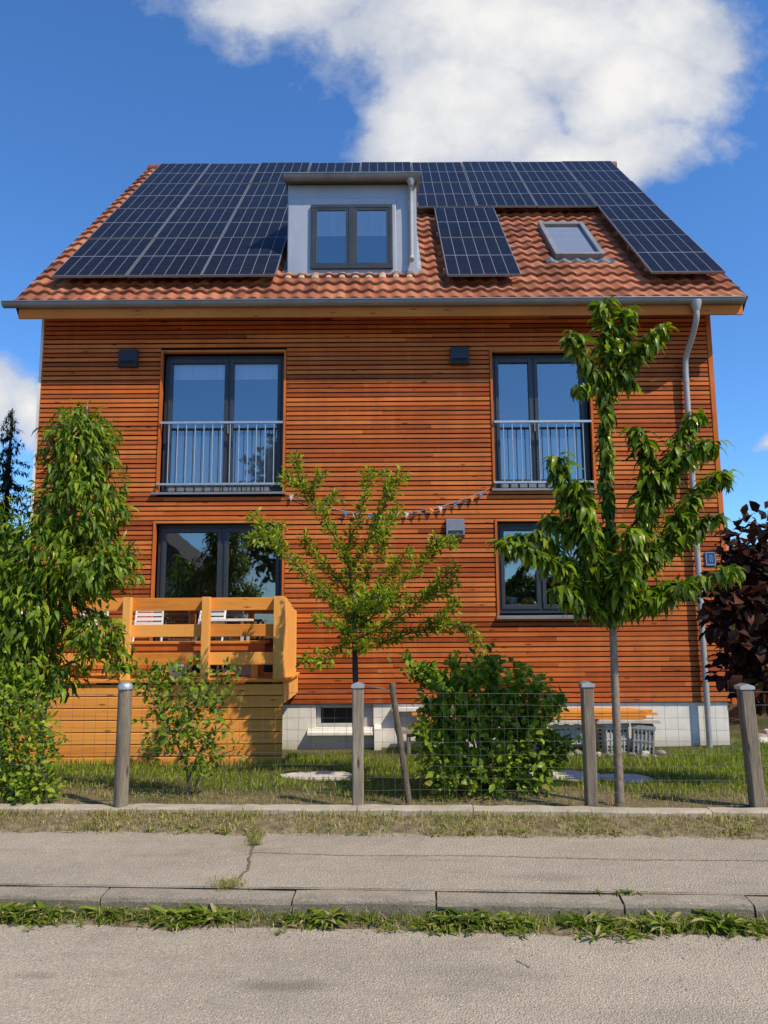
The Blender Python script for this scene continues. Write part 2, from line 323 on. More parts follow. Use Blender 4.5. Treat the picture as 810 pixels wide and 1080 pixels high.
plain('zinc_sheet', (.36, .39, .43), .5, .25, var=.12, nscale=2.2, bump=.05)
plain('galvanised', (.46, .47, .48), .38, .6, var=.15, nscale=12, bump=.04)
plain('wire_metal', (.13, .115, .10), .6, .3, var=.3, nscale=20)
plain('vent_dark', (.022, .024, .030), .5, var=.15)
plain('vent_grey', (.17, .185, .21), .5, .2, var=.12)
plain('bark_brown', (.12, .09, .065), .9, var=.5, nscale=30, bump=.6)
plain('bark_grey', (.24, .185, .135), .9, var=.4, nscale=22, bump=.6)
plain('bark_dark', (.055, .042, .036), .9, var=.4, nscale=26, bump=.6)
plain('concrete', (.38, .32, .235), .92, var=.25, nscale=5, bump=.5)
plain('stone_slab', (.50, .45, .38), .9, var=.2, nscale=6, bump=.4)
plain('crate_plastic', (.40, .385, .35), .6, var=.12, nscale=8, bump=.1)
plain('terracotta', (.36, .11, .05), .8, var=.2)
plain('pot_white', (.6, .6, .58), .5, var=.08)
plain('rubble', (.28, .25, .21), .95, var=.4, nscale=14, bump=.6)
plain('black_void', (.006, .006, .006), .9, var=.1)
plain('plate_blue', (.015, .05, .17), .35, var=.06, bump=.01)
plain('plate_pale', (.20, .28, .42), .4, var=.05, bump=.01)
plain('flag_blue', (.05, .14, .29), .8, var=.1)
plain('flag_navy', (.02, .035, .075), .8, var=.1)
plain('flag_orange', (.50, .17, .04), .8, var=.1)
plain('flag_white', (.42, .42, .42), .8, var=.08)
plain('flag_brown', (.16, .06, .04), .8, var=.1)
plain('lead_grey', (.11, .12, .135), .6, .2, var=.25, nscale=8)
plain('render_pale', (.50, .47, .40), .9, var=.15, nscale=3)
plain('roof_far', (.36, .12, .075), .85, var=.3, nscale=14, bump=.5)
plain('roof_dark', (.065, .055, .05), .85, var=.3, nscale=14, bump=.5)
foliage('leaf_cherry', (.024, .048, .003), (.105, .175, .007), (.29, .36, .014), 1.0, .33, dead=(.28, .15, .03), dead_at=.985, spec=.26)
foliage('leaf_left', (.036, .068, .005), (.12, .195, .010), (.31, .375, .02), .9, .34, dead=(.32, .22, .05), dead_at=.993, spec=.26)
foliage('leaf_plum', (.10, .14, .007), (.215, .29, .012), (.37, .43, .025), .4, .38, dead=(.35, .27, .06), dead_at=.985)
foliage('leaf_bush', (.04, .08, .006), (.16, .24, .014), (.38, .45, .04), .9, .34, dead=(.35, .28, .06), dead_at=.985)
foliage('leaf_sapling', (.06, .11, .008), (.15, .225, .016), (.28, .35, .035), .5, .36, dead=(.32, .18, .05), dead_at=.985)
foliage('leaf_copper', (.010, .004, .004), (.022, .007, .005), (.12, .028, .012), .1, .18, dead=(.10, .10, .02), dead_at=.97)
foliage('needle_dark', (.008, .020, .016), (.018, .040, .030), (.040, .070, .050), .2, .1, dead_at=.999)
foliage('leaf_far', (.018, .035, .008), (.040, .070, .014), (.08, .12, .03), .3, .2, dead_at=.995)
foliage('grass_green', (.09, .135, .008), (.20, .265, .015), (.37, .43, .035), .2, .35, dead=(.40, .32, .14), dead_at=.88)
foliage('grass_dry', (.20, .15, .05), (.46, .36, .14), (.66, .54, .25), .1, .25, dead=(.16, .22, .03), dead_at=.70)
foliage('weed_green', (.06, .10, .010), (.155, .205, .018), (.29, .33, .04), .35, .35, dead=(.46, .37, .17), dead_at=.80)

def ground_mat():
    m, nt, out = mat('soil_grass'); k = N(nt); o = k.obj()
    n1 = k.noise(o, 1.1, 6, .6); n2 = k.noise(o, 26, 5, .7); n3 = k.noise(o, 90, 3)
    c = k.ramp(n1, [(.35, (.055, .075, .018)), (.52, (.11, .105, .038)), (.68, (.21, .165, .085))])
    c = k.mix(k.ramp(n2, [(.38, .55), (.6, 0.0)]), c, (.035, .032, .014))
    y = k.sep(o)[1]
    dry = k.math('MULTIPLY', k.ramp(k.math('SUBTRACT', k.math('MULTIPLY', n1, .9), k.math('MULTIPLY', k.math('SUBTRACT', y, 7.2), .45)), [(.05, 0.0), (.3, .85)]), 1.0)
    c = k.mix(dry, c, k.ramp(n2, [(.3, (.13, .095, .05)), (.7, (.36, .28, .155))]))
    h = k.math('ADD', n2, k.math('MULTIPLY', n3, .5))
    nt.links.new(k.bsdf(c, .95, 0, k.bump(h, .9, .03), .2), out.inputs[0]); M['soil_grass'] = m
ground_mat()

def soil_mat():
    m, nt, out = mat('soil'); k = N(nt); o = k.obj()
    n2 = k.noise(o, 14, 6, .7); n3 = k.noise(o, 80, 4)
    c = k.ramp(n2, [(.3, (.09, .065, .038)), (.5, (.20, .15, .085)), (.72, (.34, .27, .16))])
    nt.links.new(k.bsdf(c, .95, 0, k.bump(k.math('ADD', n2, k.math('MULTIPLY', n3, .6)), 1, .02), .2), out.inputs[0]); M['soil'] = m
soil_mat()

def asphalt(name, base, warm, seam=0.0):
    m, nt, out = mat(name); k = N(nt); o = k.obj()
    big = k.noise(k.scale(o, (.5, 1.2, 1)), 1.1, 5, .6); midn = k.noise(o, 7, 5, .65)
    v = k.voro(o, 95); v2 = k.voro(k.scale(o, (1, 1, 1), (3, 5, 1)), 38); fine = k.noise(o, 62, 5, .75)
    b = tuple(x * .78 for x in base); h = tuple(x * 1.18 for x in base)
    c = k.ramp(k.math('ADD', k.math('MULTIPLY', big, .55), k.math('MULTIPLY', midn, .45)), [(.32, b), (.5, base), (.68, h)])
    c = k.mix(k.ramp(v, [(.12, .45), (.42, 0.0)]), c, warm)                               # pale chippings
    c = k.mix(k.ramp(v2, [(.10, .55), (.22, 0.0)]), c, tuple(x * 1.5 for x in warm))
    c = k.mix(k.ramp(fine, [(.38, .60), (.52, 0.0)]), c, tuple(x * .48 for x in base))        # pores
    st = k.noise(k.scale(o, (.8, 2.6, 1), (7, 1, 0)), 1.3, 3)
    c = k.mix(k.ramp(st, [(.58, 0.0), (.78, .5)]), c, tuple(x * .42 for x in base))          # oil and damp stains
    if name == 'road_asphalt':                              # old oil and tyre smudges
        for sx, sy, rx, ry, am in ((-.50, 4.05, .34, .085, .55), (-1.78, 4.18, .16, .05, .4), (.45, 4.2, .5, .10, .22), (1.3, 3.75, .5, .12, .2)):
            dd = k.new('ShaderNodeVectorMath', operation='LENGTH'); k.put(dd.inputs[0], k.scale(o, (1 / rx, 1 / ry, 0), (-sx / rx, -sy / ry, 0)))
            mk = k.math('ADD', k.math('SUBTRACT', 1.0, dd.outputs['Value']), k.math('MULTIPLY', k.math('SUBTRACT', midn, .5), 2.2))
            c = k.mix(k.math('MULTIPLY', k.ramp(mk, [(.0, 0.0), (.8, 1.0)]), am), c, tuple(x * .32 for x in base))
    crk = k.voro(k.scale(o, (.45, .8, 1), (2.2, .4, 0)), 1.0, 'DISTANCE_TO_EDGE')
    wob = k.math('ADD', crk, k.math('MULTIPLY', k.math('SUBTRACT', midn, .5), .02))
    c = k.mix(k.ramp(wob, [(.0025, seam), (.008, 0.0)]), c, (.05, .045, .035))
    hgt = k.math('ADD', k.math('MULTIPLY', v, .8), k.math('MULTIPLY', fine, .6))
    nt.links.new(k.bsdf(c, .88, 0, k.bump(hgt, .9, .010), .3), out.inputs[0]); M[name] = m
asphalt('road_asphalt', (.415, .342, .250), (.62, .52, .39), 0.0)
asphalt('pavement_asphalt', (.385, .318, .235), (.57, .48, .365), .0)

def granite():
    m, nt, out = mat('granite'); k = N(nt); o = k.obj()
    v = k.noise(o, 130, 3, .8); b = k.noise(o, 5, 5)
    c = k.ramp(v, [(.35, (.14, .112, .078)), (.5, (.31, .26, .19)), (.66, (.47, .40, .31))])
    c = k.mix(k.ramp(b, [(.4, .0), (.75, .5)]), c, (.12, .105, .08))
    c = k.mix(k.ramp(k.math('ADD', k.math('MULTIPLY', k.sep(o)[2], 12.0), k.math('MULTIPLY', b, .35)), [(.0, .42), (.14, 0.0)]), c, (.10, .082, .06))   # shade of the front face put into the colour, darker downwards
    nt.links.new(k.bsdf(c, .85, 0, k.bump(k.noise(o, 30, 5, .7), .8, .012), .3), out.inputs[0]); M['granite'] = m
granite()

def tile_mat():
    m, nt, out = mat('roof_tile'); k = N(nt); o = k.obj(); r = k.attr('rnd')
    n1 = k.noise(o, .9, 5); n2 = k.noise(o, 22, 5, .7)
    f = k.math('ADD', k.math('MULTIPLY', r, .5), k.math('MULTIPLY', n2, .5))
    c = k.ramp(f, [(.2, (.17, .055, .026)), (.5, (.34, .108, .048)), (.8, (.47, .18, .088))])
    c = k.mix(k.ramp(n1, [(.48, 0.0), (.75, .4)]), c, (.24, .085, .05))
    c = k.mix(k.ramp(k.noise(o, 9, 6, .75), [(.62, 0.0), (.74, .3)]), c, (.36, .27, .20))       # lichen bloom
    nt.links.new(k.bsdf(c, k.math('ADD', .52, k.math('MULTIPLY', n2, .3)), 0, k.bump(n2, .3, .006), .25), out.inputs[0]); M['roof_tile'] = m
tile_mat()

def glass_mat(name, refl, tint):
    m, nt, out = mat(name); k = N(nt); o = k.obj()
    w = k.noise(o, 1.6, 2)
    g = k.new('ShaderNodeBsdfGlossy'); g.inputs['Roughness'].default_value = .015
    g.inputs['Color'].default_value = (.92, .96, 1, 1)
    k.put(g.inputs['Normal'], k.bump(w, .06, .02))
    t = k.new('ShaderNodeBsdfTransparent'); t.inputs[0].default_value = (*tint, 1)
    lw = k.new('ShaderNodeFresnel'); lw.inputs[0].default_value = 1.5
    f = k.math('ADD', refl, k.math('MULTIPLY', lw.outputs[0], .8), clamp=True)
    nt.links.new(k.mixsh(f, t.outputs[0], g.outputs[0]), out.inputs[0]); M[name] = m
glass_mat('window_glass', .24, (.94, .97, .98))

def curtain_mat():
    m, nt, out = mat('curtain_cloth'); k = N(nt); o = k.obj()
    f = k.noise(k.scale(o, (30, 1, 1)), 1, 2)
    b = k.bsdf(k.ramp(f, [(.3, (.70, .72, .74)), (.7, (.88, .88, .88))]), .9)
    t = k.new('ShaderNodeBsdfTranslucent'); t.inputs[0].default_value = (.7, .7, .72, 1)
    nt.links.new(k.mixsh(.3, b, t.outputs[0]), out.inputs[0]); M['curtain_cloth'] = m
curtain_mat()

PW, PH = 1.182, 1.898     # module width and height
def panel_mat():
    """silicon cells: 6 x 20 half cells with busbars, a wider gap across the middle"""
    m, nt, out = mat('solar_cells'); k = N(nt); o = k.obj()
    s = k.sep(o)
    def lines(coord, pitch, half):
        a = k.math('DIVIDE', coord, pitch); fr = k.math('FRACT', a)
        d = k.math('MULTIPLY', k.math('MINIMUM', fr, k.math('SUBTRACT', 1.0, fr)), pitch)
        return k.math('LESS_THAN', d, half)
    cw = PW / 6; chh = PH / 20
    big = k.math('MAXIMUM', lines(s[0], cw, .0045), k.math('LESS_THAN', k.math('ABSOLUTE', k.math('SUBTRACT', s[1], PH / 2)), .011))
    thin = lines(s[1], chh, .0022); bus = lines(s[0], cw / 9, .0006)
    r = k.new('ShaderNodeObjectInfo').outputs['Random']
    cellrow = k.math('FLOOR', k.math('DIVIDE', s[1], chh)); cellcol = k.math('FLOOR', k.math('DIVIDE', s[0], cw))
    wn = k.new('ShaderNodeTexWhiteNoise', noise_dimensions='3D'); cx = k.new('ShaderNodeCombineXYZ')
    k.put(cx.inputs[0], cellcol); k.put(cx.inputs[1], cellrow); k.put(cx.inputs[2], r); k.put(wn.inputs[0], cx.outputs[0])
    c = k.ramp(k.math('ADD', k.math('MULTIPLY', wn.outputs[0], .6), k.math('MULTIPLY', r, .4)), [(.0, (.006, .007, .012)), (1, (.011, .013, .024))])
    c = k.mix(k.math('MULTIPLY', bus, .10), c, (.3, .32, .36))
    c = k.mix(k.math('MULTIPLY', thin, .16), c, (.26, .28, .33))
    c = k.mix(k.math('MULTIPLY', big, .45), c, (.42, .44, .48))
    n = k.noise(o, 6, 5)
    nt.links.new(k.bsdf(c, k.math('ADD', .07, k.math('MULTIPLY', n, .10)), 0, None, .035), out.inputs[0]); M['solar_cells'] = m
panel_mat()

# ================================================================= SETTING
A = .055                                             # the street runs slightly askew of the house
SM = Matrix.Rotation(-A, 4, 'Z')
def st(u, v, z): return tuple(SM @ Vector((u, v, z)))
def smooth01(a, b, x): t = np.clip((x - a) / (b - a), 0, 1); return t * t * (3 - 2 * t)
_ph = rng.random((12, 3)) * 6.28; _fr = rng.normal(size=(12, 2)) * 1.6
def bumps(x, y):
    z = 0
    for (a, b, c), (fx, fy) in zip(_ph, _fr): z = z + np.sin(fx * x + a) * np.cos(fy * y + b) * .012
    return z
def lawn_z(x, y):
    """garden level: street height at the fence, a little lower at the house"""
    v = x * math.sin(A) + y * math.cos(A)
    z = .03 - .25 * smooth01(7.3, 11.6, v) + bumps(x, y)
    z = z - .03 * smooth01(7.15, 7.02, v)
    z = z + .55 * smooth01(5.7, 8.5, x) * smooth01(9.5, 13, y)
    return z

g = MB(); g.add([(-400, -400, -.6), (400, -400, -.6), (400, 400, -.6), (-400, 400, -.6)], [(0, 1, 2, 3)])
tag(g.build('ground', 'soil_grass'), kind='structure')

def grid(name, u0, u1, v0, v1, step, zf, material, street=True):
    nu = max(2, int((u1 - u0) / step) + 1); nv = max(2, int((v1 - v0) / step) + 1)
    U, V = np.meshgrid(np.linspace(u0, u1, nu), np.linspace(v0, v1, nv))
    if street: X = U * math.cos(A) + V * math.sin(A); Y = -U * math.sin(A) + V * math.cos(A)
    else: X, Y = U, V
    Z = zf(U, V, X, Y) * np.ones_like(X)
    vs = np.stack([X, Y, Z], -1).reshape(-1, 3)
    i = np.arange(nu * nv).reshape(nv, nu)
    F = np.stack([i[:-1, :-1], i[:-1, 1:], i[1:, 1:], i[1:, :-1]], -1).reshape(-1)
    nf = (nu - 1) * (nv - 1)
    return tag(mesh_np(name, vs, F, np.full(nf, 4), rng.random(nf), material), kind='structure')

grid('lawn', -16, 16, 7.03, 26, .14, lambda U, V, X, Y: lawn_z(X, Y), 'soil_grass')
grid('road', -60, 60, -4.2, 4.74, .5, lambda U, V, X, Y: -.10 - .0 * U, 'road_asphalt')
def edge_noise(U): return .03 * np.sin(U * 3.1) + .02 * np.sin(U * 7.7 + 1) + .015 * np.sin(U * 17 + 2)
grid('gutter_soil', -30, 30, 4.62, 4.90, .045, lambda U, V, X, Y: -.125 + .035 * smooth01(4.64, 4.78, V + edge_noise(U)), 'soil')
grid('pavement', -60, 60, 5.075, 6.45, .4, lambda U, V, X, Y: 0.0, 'pavement_asphalt')
grid('verge', -30, 30, 6.26, 6.93, .03, lambda U, V, X, Y: -.03 + .055 * smooth01(6.28, 6.46, V + edge_noise(U)) + .012 * np.sin(U * 23 + V * 9) * np.sin(V * 31 + U * 4), 'soil')
grid('opposite_pavement', -60, 60, -7.5, -4.2, .8, lambda U, V, X, Y: 0.02, 'pavement_asphalt')

# kerb of granite blocks with open joints
kb = MB()
jt = [-60] + [-.845 - 1.19 * k for k in range(40, 0, -1)] + [-.845, .03, 1.145, 1.90] + [1.90 + 1.19 * k for k in range(1, 40)]
for a, b in zip(jt[:-1], jt[1:]):
    dz = random.uniform(-.008, .006); dv = random.uniform(-.008, .008); t = random.uniform(-.004, .004)
    pts = [(4.922 + dv, -.3), (4.918 + dv, -.022 + dz), (4.934 + dv, .003 + dz), (5.07, .008 + dz), (5.07, -.3)]
    n = max(2, int((b - a) / .14))
    ring = []
    for i in range(n + 1):
        u = a + .006 + (b - a - .012) * i / n
        chip = 0 if 0 < i < n else -.008
        ring.append([st(u, p[0] + (random.uniform(-.005, .005) if j in (0, 1, 2) else 0), p[1] + (random.uniform(-.004, .004) + chip if j in (1, 2) else 0) + t * i / n) for j, p in enumerate(pts)])
    vs = [p for r in ring for p in r]; m = len(pts)
    fs = [(i * m + j, i * m + j + 1, (i + 1) * m + j + 1, (i + 1) * m + j) for i in range(n) for j in range(m - 1)]
    kb.add(vs, fs); kb.add(ring[0], [tuple(range(m - 1, -1, -1))]); kb.add(ring[-1], [tuple(range(m))])
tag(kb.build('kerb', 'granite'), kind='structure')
jb = MB(); jb.box(-60, 60, 4.94, 5.068, -.3, -.018, mx=SM)
tag(jb.build('kerb_bedding', 'soil'), kind='structure')
# soil in the seam between kerb and pavement
sm_ = MB()
n = 260
for i in range(n):
    u0, u1 = -14 + 28 * i / n, -14 + 28 * (i + 1) / n
    w0, w1 = .012 + .010 * abs(math.sin(u0 * 5.3) * math.sin(u0 * 1.7)), .012 + .010 * abs(math.sin(u1 * 5.3) * math.sin(u1 * 1.7))
    sm_.add([st(u0, 5.072 - w0, .019), st(u1, 5.072 - w1, .019), st(u1, 5.074 + w1, .012), st(u0, 5.074 + w0, .012)], [(0, 1, 2, 3)])
tag(sm_.build('kerb_seam', 'soil'), kind='structure')

def crack(pts, w, name, z):
    b = MB(); P_ = []
    for (a, c) in zip(pts[:-1], pts[1:]):
        k = max(2, int(math.dist(a, c) / .035))
        for i in range(k): P_.append((a[0] + (c[0] - a[0]) * i / k + random.uniform(-.009, .009), a[1] + (c[1] - a[1]) * i / k + random.uniform(-.006, .006)))
    P_.append(pts[-1])
    for i in range(len(P_) - 1):
        (u0, v0), (u1, v1) = P_[i], P_[i + 1]
        d = Vector((u1 - u0, v1 - v0)).normalized(); nx, ny = -d.y, d.x
        w0, w1 = w * (.55 + .9 * abs(math.sin(i * 1.7))), w * (.55 + .9 * abs(math.sin((i + 1) * 1.7)))
        b.add([st(u0 - nx * w0, v0 - ny * w0, z), st(u1 - nx * w1, v1 - ny * w1, z), st(u1 + nx * w1, v1 + ny * w1, z), st(u0 + nx * w0, v0 + ny * w0, z)], [(0, 1, 2, 3)])
    tag(b.build(name, 'soil'), kind='structure')
crack([(-1.42, 6.34), (-1.33, 5.98), (-1.30, 5.75), (-1.24, 5.45), (-1.30, 5.09)], .008, 'pavement_crack', .005)
crack([(-1.33, 5.86), (-.6, 5.80), (.3, 5.83), (1.4, 5.77), (3.2, 5.80), (6, 5.78)], .0035, 'pavement_crack', .005)
crack([(.44, 4.36), (.50, 4.27)], .003, 'road_crack', -.095)

ed = MB()                                            # low concrete edging the fence stands behind
for i in range(-14, 14):
    a, b = i * 1.0 + .37, (i + 1) * 1.0 + .37
    dz = random.uniform(-.008, .008)
    n = 7; rg = []
    for q in range(n + 1):
        u = a + .004 + (b - a - .008) * q / n
        rg.append([st(u, v + random.uniform(-.006, .006), z + dz + random.uniform(-.005, .005)) for v, z in ((6.90, -.2), (6.90, .055), (6.915, .072), (7.03, .074), (7.04, .06), (7.04, -.2))])
    vs = [p for r in rg for p in r]; m = 6
    ed.add(vs, [(q * m + j, q * m + j + 1, (q + 1) * m + j + 1, (q + 1) * m + j) for q in range(n) for j in range(m - 1)])
    ed.add(rg[0], [tuple(range(m - 1, -1, -1))]); ed.add(rg[-1], [tuple(range(m))])
tag(ed.build('edging_kerb', 'concrete'), kind='structure')

# ================================================================= HOUSE
C7 = math.sqrt(.5)
def RP(x, s, o=0.0): return (x, 11.5 + (s - o) * C7, 6.72 + (s + o) * C7)       # roof plane: s up the slope, o above it
house = empty('house', (-.13, 12.0, -.2), 'timber-clad house with red tiled roof, rows of solar panels and a white plinth', 'house')

X0, X1 = -5.52, 5.26
OPEN = [(-3.56, -1.60, 3.70, 6.02), (1.76, 3.32, 3.73, 6.00), (-3.58, -1.59, .94, 3.23), (1.77, 3.33, 1.74, 3.23)]
# slats of the facade, row by row, cut around the openings
cl = MB()
z = .455; pitch = .0764
while z < 6.93:
    spans = [(X0, X1)]
    for a, b, c, d in OPEN:
        if z + .06 > c - .0 and z < d + .02:
            nxt = []
            for s0, s1 in spans:
                if b + .04 <= s0 or a - .04 >= s1: nxt.append((s0, s1)); continue
                if a - .04 > s0: nxt.append((s0, a - .04))
                if b + .04 < s1: nxt.append((b + .04, s1))
            spans = nxt
    for s0, s1 in spans:
        cuts = [s0]
        x = s0 + random.uniform(1.2, 4.2)
        while x < s1 - .6: cuts.append(x); x += random.uniform(2.2, 4.4)
        cuts.append(s1)
        for a, b in zip(cuts[:-1], cuts[1:]):
            dy = random.uniform(-.003, .003); dz = random.uniform(-.0025, .0025); r = random.random()
            y0 = 11.963 + dy
            # rhombus profile: top edge falls towards the street
            pts = [(y0, z + dz), (11.992, z + .005 + dz), (11.992, z + .0615 + dz), (y0, z + .0555 + dz)]
            cl.prism(pts, 'X', a + .0015, b - .0015, r)
    z += pitch
cl.build('cladding', 'cladding_wood', house)

# masonry behind the slats, built around the openings
wl = MB()
xs = sorted({X0 - .004, X1 + .004, *[v for o in OPEN for v in o[:2]]}); zs = sorted({.44, 7.05, *[v for o in OPEN for v in o[2:]]})
for xa, xb in zip(xs[:-1], xs[1:]):
    for za, zb in zip(zs[:-1], zs[1:]):
        cx, cz = (xa + xb) / 2, (za + zb) / 2
        if not any(a < cx < b and c < cz < d for a, b, c, d in OPEN): wl.box(xa, xb, 12.03, 12.26, za, zb)
wl.build('outer_wall', 'back_wall', house)
sd = MB()
for xa, xb in ((X0, X0 + .25), (X1 - .25, X1)):
    sd.prism([(12.27, -.3), (23.5, -.3), (23.5, 6.9), (17.58, 12.72), (12.27, 7.1)], 'X', xa, xb, .5)
sd.box(X0 + .25, X1 - .25, 23.25, 23.5, -.3, 6.9)
sd.build('side_wall', 'trim_wood', house)
ins = MB()
ins.box(X0 + .25, X1 - .25, 16, 16.1, 0, 7); ins.box(X0 + .25, X1 - .25, 12.26, 16, .80, .93); ins.box(X0 + .25, X1 - .25, 12.26, 16, 3.42, 3.66); ins.box(X0 + .25, X1 - .25, 12.26, 16, 6.3, 6.4)
ins.box(-.1, .1, 12.26, 16, .93, 6.3)
ins.build('inner_wall', 'inside_plaster', house)

cb_ = MB(); cb_.box(X1 + .0, X1 + .075, 11.95, 12.05, .41, 6.95, .45)
cb_.build('corner_board', 'trim_wood', house)
cb_ = MB(); cb_.box(X0 - .040, X0, 11.955, 12.05, .44, 6.95, .7)
cb_.build('corner_board', 'white_wood', house)
# board joints of the sub-frame read as a thin upright line on the right third
# plinth with recess for the cellar window
pl = MB()
BW = (-1.06, -.18, .10, .455)
pl.box(X0 + .05, BW[0], 12.0, 12.3, -.6, .44); pl.box(BW[1], 5.21, 12.0, 12.3, -.6, .44)
pl.box(BW[0], BW[1], 12.0, 12.3, -.6, BW[2]); pl.box(BW[0], BW[1], 12.26, 12.3, BW[2], .44)
pl.build('plinth', 'plaster_white', house, .004)
cw = MB()
a, b, c, d = BW[0] + .005, BW[1] - .005, BW[2] + .004, .45
for q in ((a, a + .07, c, d), (b - .16, b, c, d), (a + .07, b - .16, c, c + .045), (a + .07, b - .16, d - .065, d)): cw.box(q[0], q[1], 12.08, 12.15, q[2], q[3])
cellar = cw.build('cellar_window', 'plaster_grey', house, .006)
MB().box(a + .06, b - .15, 12.12, 12.13, c + .035, d - .055).build('pane', 'black_void', cellar)
ch = MB()
ch.prism([(11.87, -.005), (11.87, .045), (12.0, .085), (12.0, -.005)], 'X', -1.17, -.17, .5)
ch.prism([(11.80, -.30), (11.86, .10), (12.0, .14), (12.0, -.30)], 'X', -.165, -.06, .5)
ch.build('sill', 'plaster_white', cellar, .008)
pv = MB(); pv.box(.10, 1.1, 11.86, 12.0, .345, .395)
pv.build('cover_strip', 'plaster_white', house)

# ---- windows
def sheet(x0, x1, y, z0, z1):
    return MB().add([(x0, y, z0), (x1, y, z0), (x1, y, z1), (x0, y, z1)], [(0, 1, 2, 3)])
def window(o, mull, name, door=False, blind=0.0, curtain=0.0, sill_x=None, sill_z=None, split=.13):
    x0, x1, z0, z1 = o
    for e in (0, 1):                                                # timber reveals
        xa, xb = (x0 - .035, x0) if e == 0 else (x1, x1 + .035)
        MB().box(xa, xb, 11.945, 12.19, z0 - (.0 if door else .02), z1 + .035, random.uniform(.3, .6)).build('reveal_board', 'trim_wood', house)
    MB().box(x0, x1, 11.945, 12.19, z1, z1 + .035, random.uniform(.3, .6)).build('reveal_board', 'fascia_wood', house)
    f = MB(); fw = .075; Y0, Y1 = 12.11, 12.19
    zb = z0 + (.06 if not door else 0)
    f.box(x0 + .002, x0 + fw, Y0, Y1, zb, z1 - .002); f.box(x1 - fw, x1 - .002, Y0, Y1, zb, z1 - .002)
    f.box(x0 + fw, x1 - fw, Y0, Y1, z1 - fw, z1 - .002); f.box(x0 + fw, x1 - fw, Y0, Y1, zb, zb + fw)
    f.box(mull - split * .22, mull + split * .22, Y0 + .004, Y1, zb + fw, z1 - fw)
    w = f.build(name, 'frame_dark', house, .004)
    for a, b in ((x0 + fw, mull - split * .22), (mull + split * .22, x1 - fw)):
        s = MB(); q = .058; za, zc = zb + fw, z1 - fw; ys, ye = Y0 - .018, Y1 - .02
        a2, b2 = a - .012, b + .012
        s.box(a2, a2 + q, ys, ye, za - .012, zc + .012); s.box(b2 - q, b2, ys, ye, za - .012, zc + .012)
        s.box(a2 + q, b2 - q, ys, ye, za - .012, za + q); s.box(a2 + q, b2 - q, ys, ye, zc - q, zc + .012)
        s.build('sash', 'frame_dark', w, .005)
        sheet(a2 + q - .004, b2 - q + .004, Y0 + .032, za + q - .004, zc - q + .004).build('pane', 'window_glass', w)
    MB().box(mull - .009, mull + .009, Y0 - .040, Y0 - .0185, (z0 + z1) / 2 - .16, (z0 + z1) / 2 - .02).build('handle', 'zinc_dark', w)
    if sill_x:
        sl = MB(); zz = sill_z
        sl.prism([(11.895, zz - .035), (11.895, zz), (12.20, zz + .03), (12.20, zz + .018), (11.905, zz - .008), (11.905, zz - .035)], 'X', sill_x[0], sill_x[1], .5)
        sl.build('sill', 'zinc_dark', w)
    def cloth(xa, xb, za, zc, y, amp, fold, nm):
        n = 90; vs = []
        for i in range(n + 1):
            x = xa + (xb - xa) * i / n; yy = y + amp * math.sin(x * fold) + amp * .5 * math.sin(x * fold * 2.3 + 1)
            vs += [(x, yy, za), (x, yy + amp * .4 * math.sin(x * 9), zc)]
        b = MB(); b.add(vs, [(2 * i, 2 * i + 2, 2 * i + 3, 2 * i + 1) for i in range(n)], .5, True); b.build(nm, 'curtain_cloth', w)
    if blind: cloth(x0 + .06, x1 - .06, z1 - blind, z1 - .05, 12.24, .002, 8, 'blind')
    if curtain:
        cloth(x0 + .05, mull - .02, zb + .05, z0 + curtain, 12.245, .018, 58, 'curtain'); cloth(mull + .02, x1 - .05, zb + .05, z0 + curtain, 12.245, .018, 61, 'curtain')
        MB().tube([(x0 + .03, 12.225, z0 + curtain - .012), (x1 - .03, 12.225, z0 + curtain - .012)], .014).build('curtain_rod', 'frame_dark', w)
    return w
wUL = window(OPEN[0], -2.51, 'window', blind=.37, curtain=1.03, sill_x=(-3.66, -1.55), sill_z=3.715)
wUR = window(OPEN[1], 2.44, 'window', curtain=.93, sill_x=(1.70, 3.36), sill_z=3.745)
wLL = window(OPEN[2], -2.55, 'window', door=True, split=.17)
wLR = window(OPEN[3], 2.46, 'window', sill_x=(1.72, 3.43), sill_z=1.745)

def railing(x0, x1, zt, zb):
    r = MB(); y = 11.925
    r.box(x0, x1, y - .018, y + .018, zt - .022, zt + .012)
    r.box(x0 - .03, x1, y - .014, y + .014, zb - .016, zb + .016)
    n = round((x1 - x0) / .137)
    for i in range(1, n):
        x = x0 + (x1 - x0) * i / n
        r.tube([(x, y, zb + .014), (x, y, zt - .02)], .0085, 6)
    return r.build('railing', 'galvanised', house)
railing(-3.555, -1.605, 4.845, 3.845); railing(1.765, 3.315, 4.83, 3.845)
# slotted grille under each French window
for x0, x1, zz in ((-3.47, -1.68, 3.755), (1.85, 3.25, 3.785)):
    g = MB(); n = int((x1 - x0) / .15)
    for i in range(n): g.box(x0 + i * .15 + .012, x0 + i * .15 + .138, 12.06, 12.10, zz, zz + .06)
    g.build('threshold_grille', 'zinc_dark', house)

# ---- wall vents
def vent(x, z, w, material, label):
    v = MB(); h = w
    v.prism([(11.905, z), (11.87, z + .03), (11.90, z + h), (11.962, z + h), (11.962, z)], 'X', x, x + w, .5)
    o = v.build('wall_vent', material, house, .008); o['label'] = label
    s = MB()
    for i in range(3): s.box(x + .025, x + w - .025, 11.868 + .0007 * i, 11.885, z + .045 + i * .022, z + .055 + i * .022)
    s.build('vent_slot', 'black_void', o)
vent(-4.26, 5.76, .30, 'vent_dark', 'dark square vent cap left of the upper left window')
vent(1.09, 5.77, .29, 'vent_dark', 'dark square vent cap left of the upper right window')
vent(.97, 2.98, .285, 'vent_grey', 'grey square vent cap below the bunting')

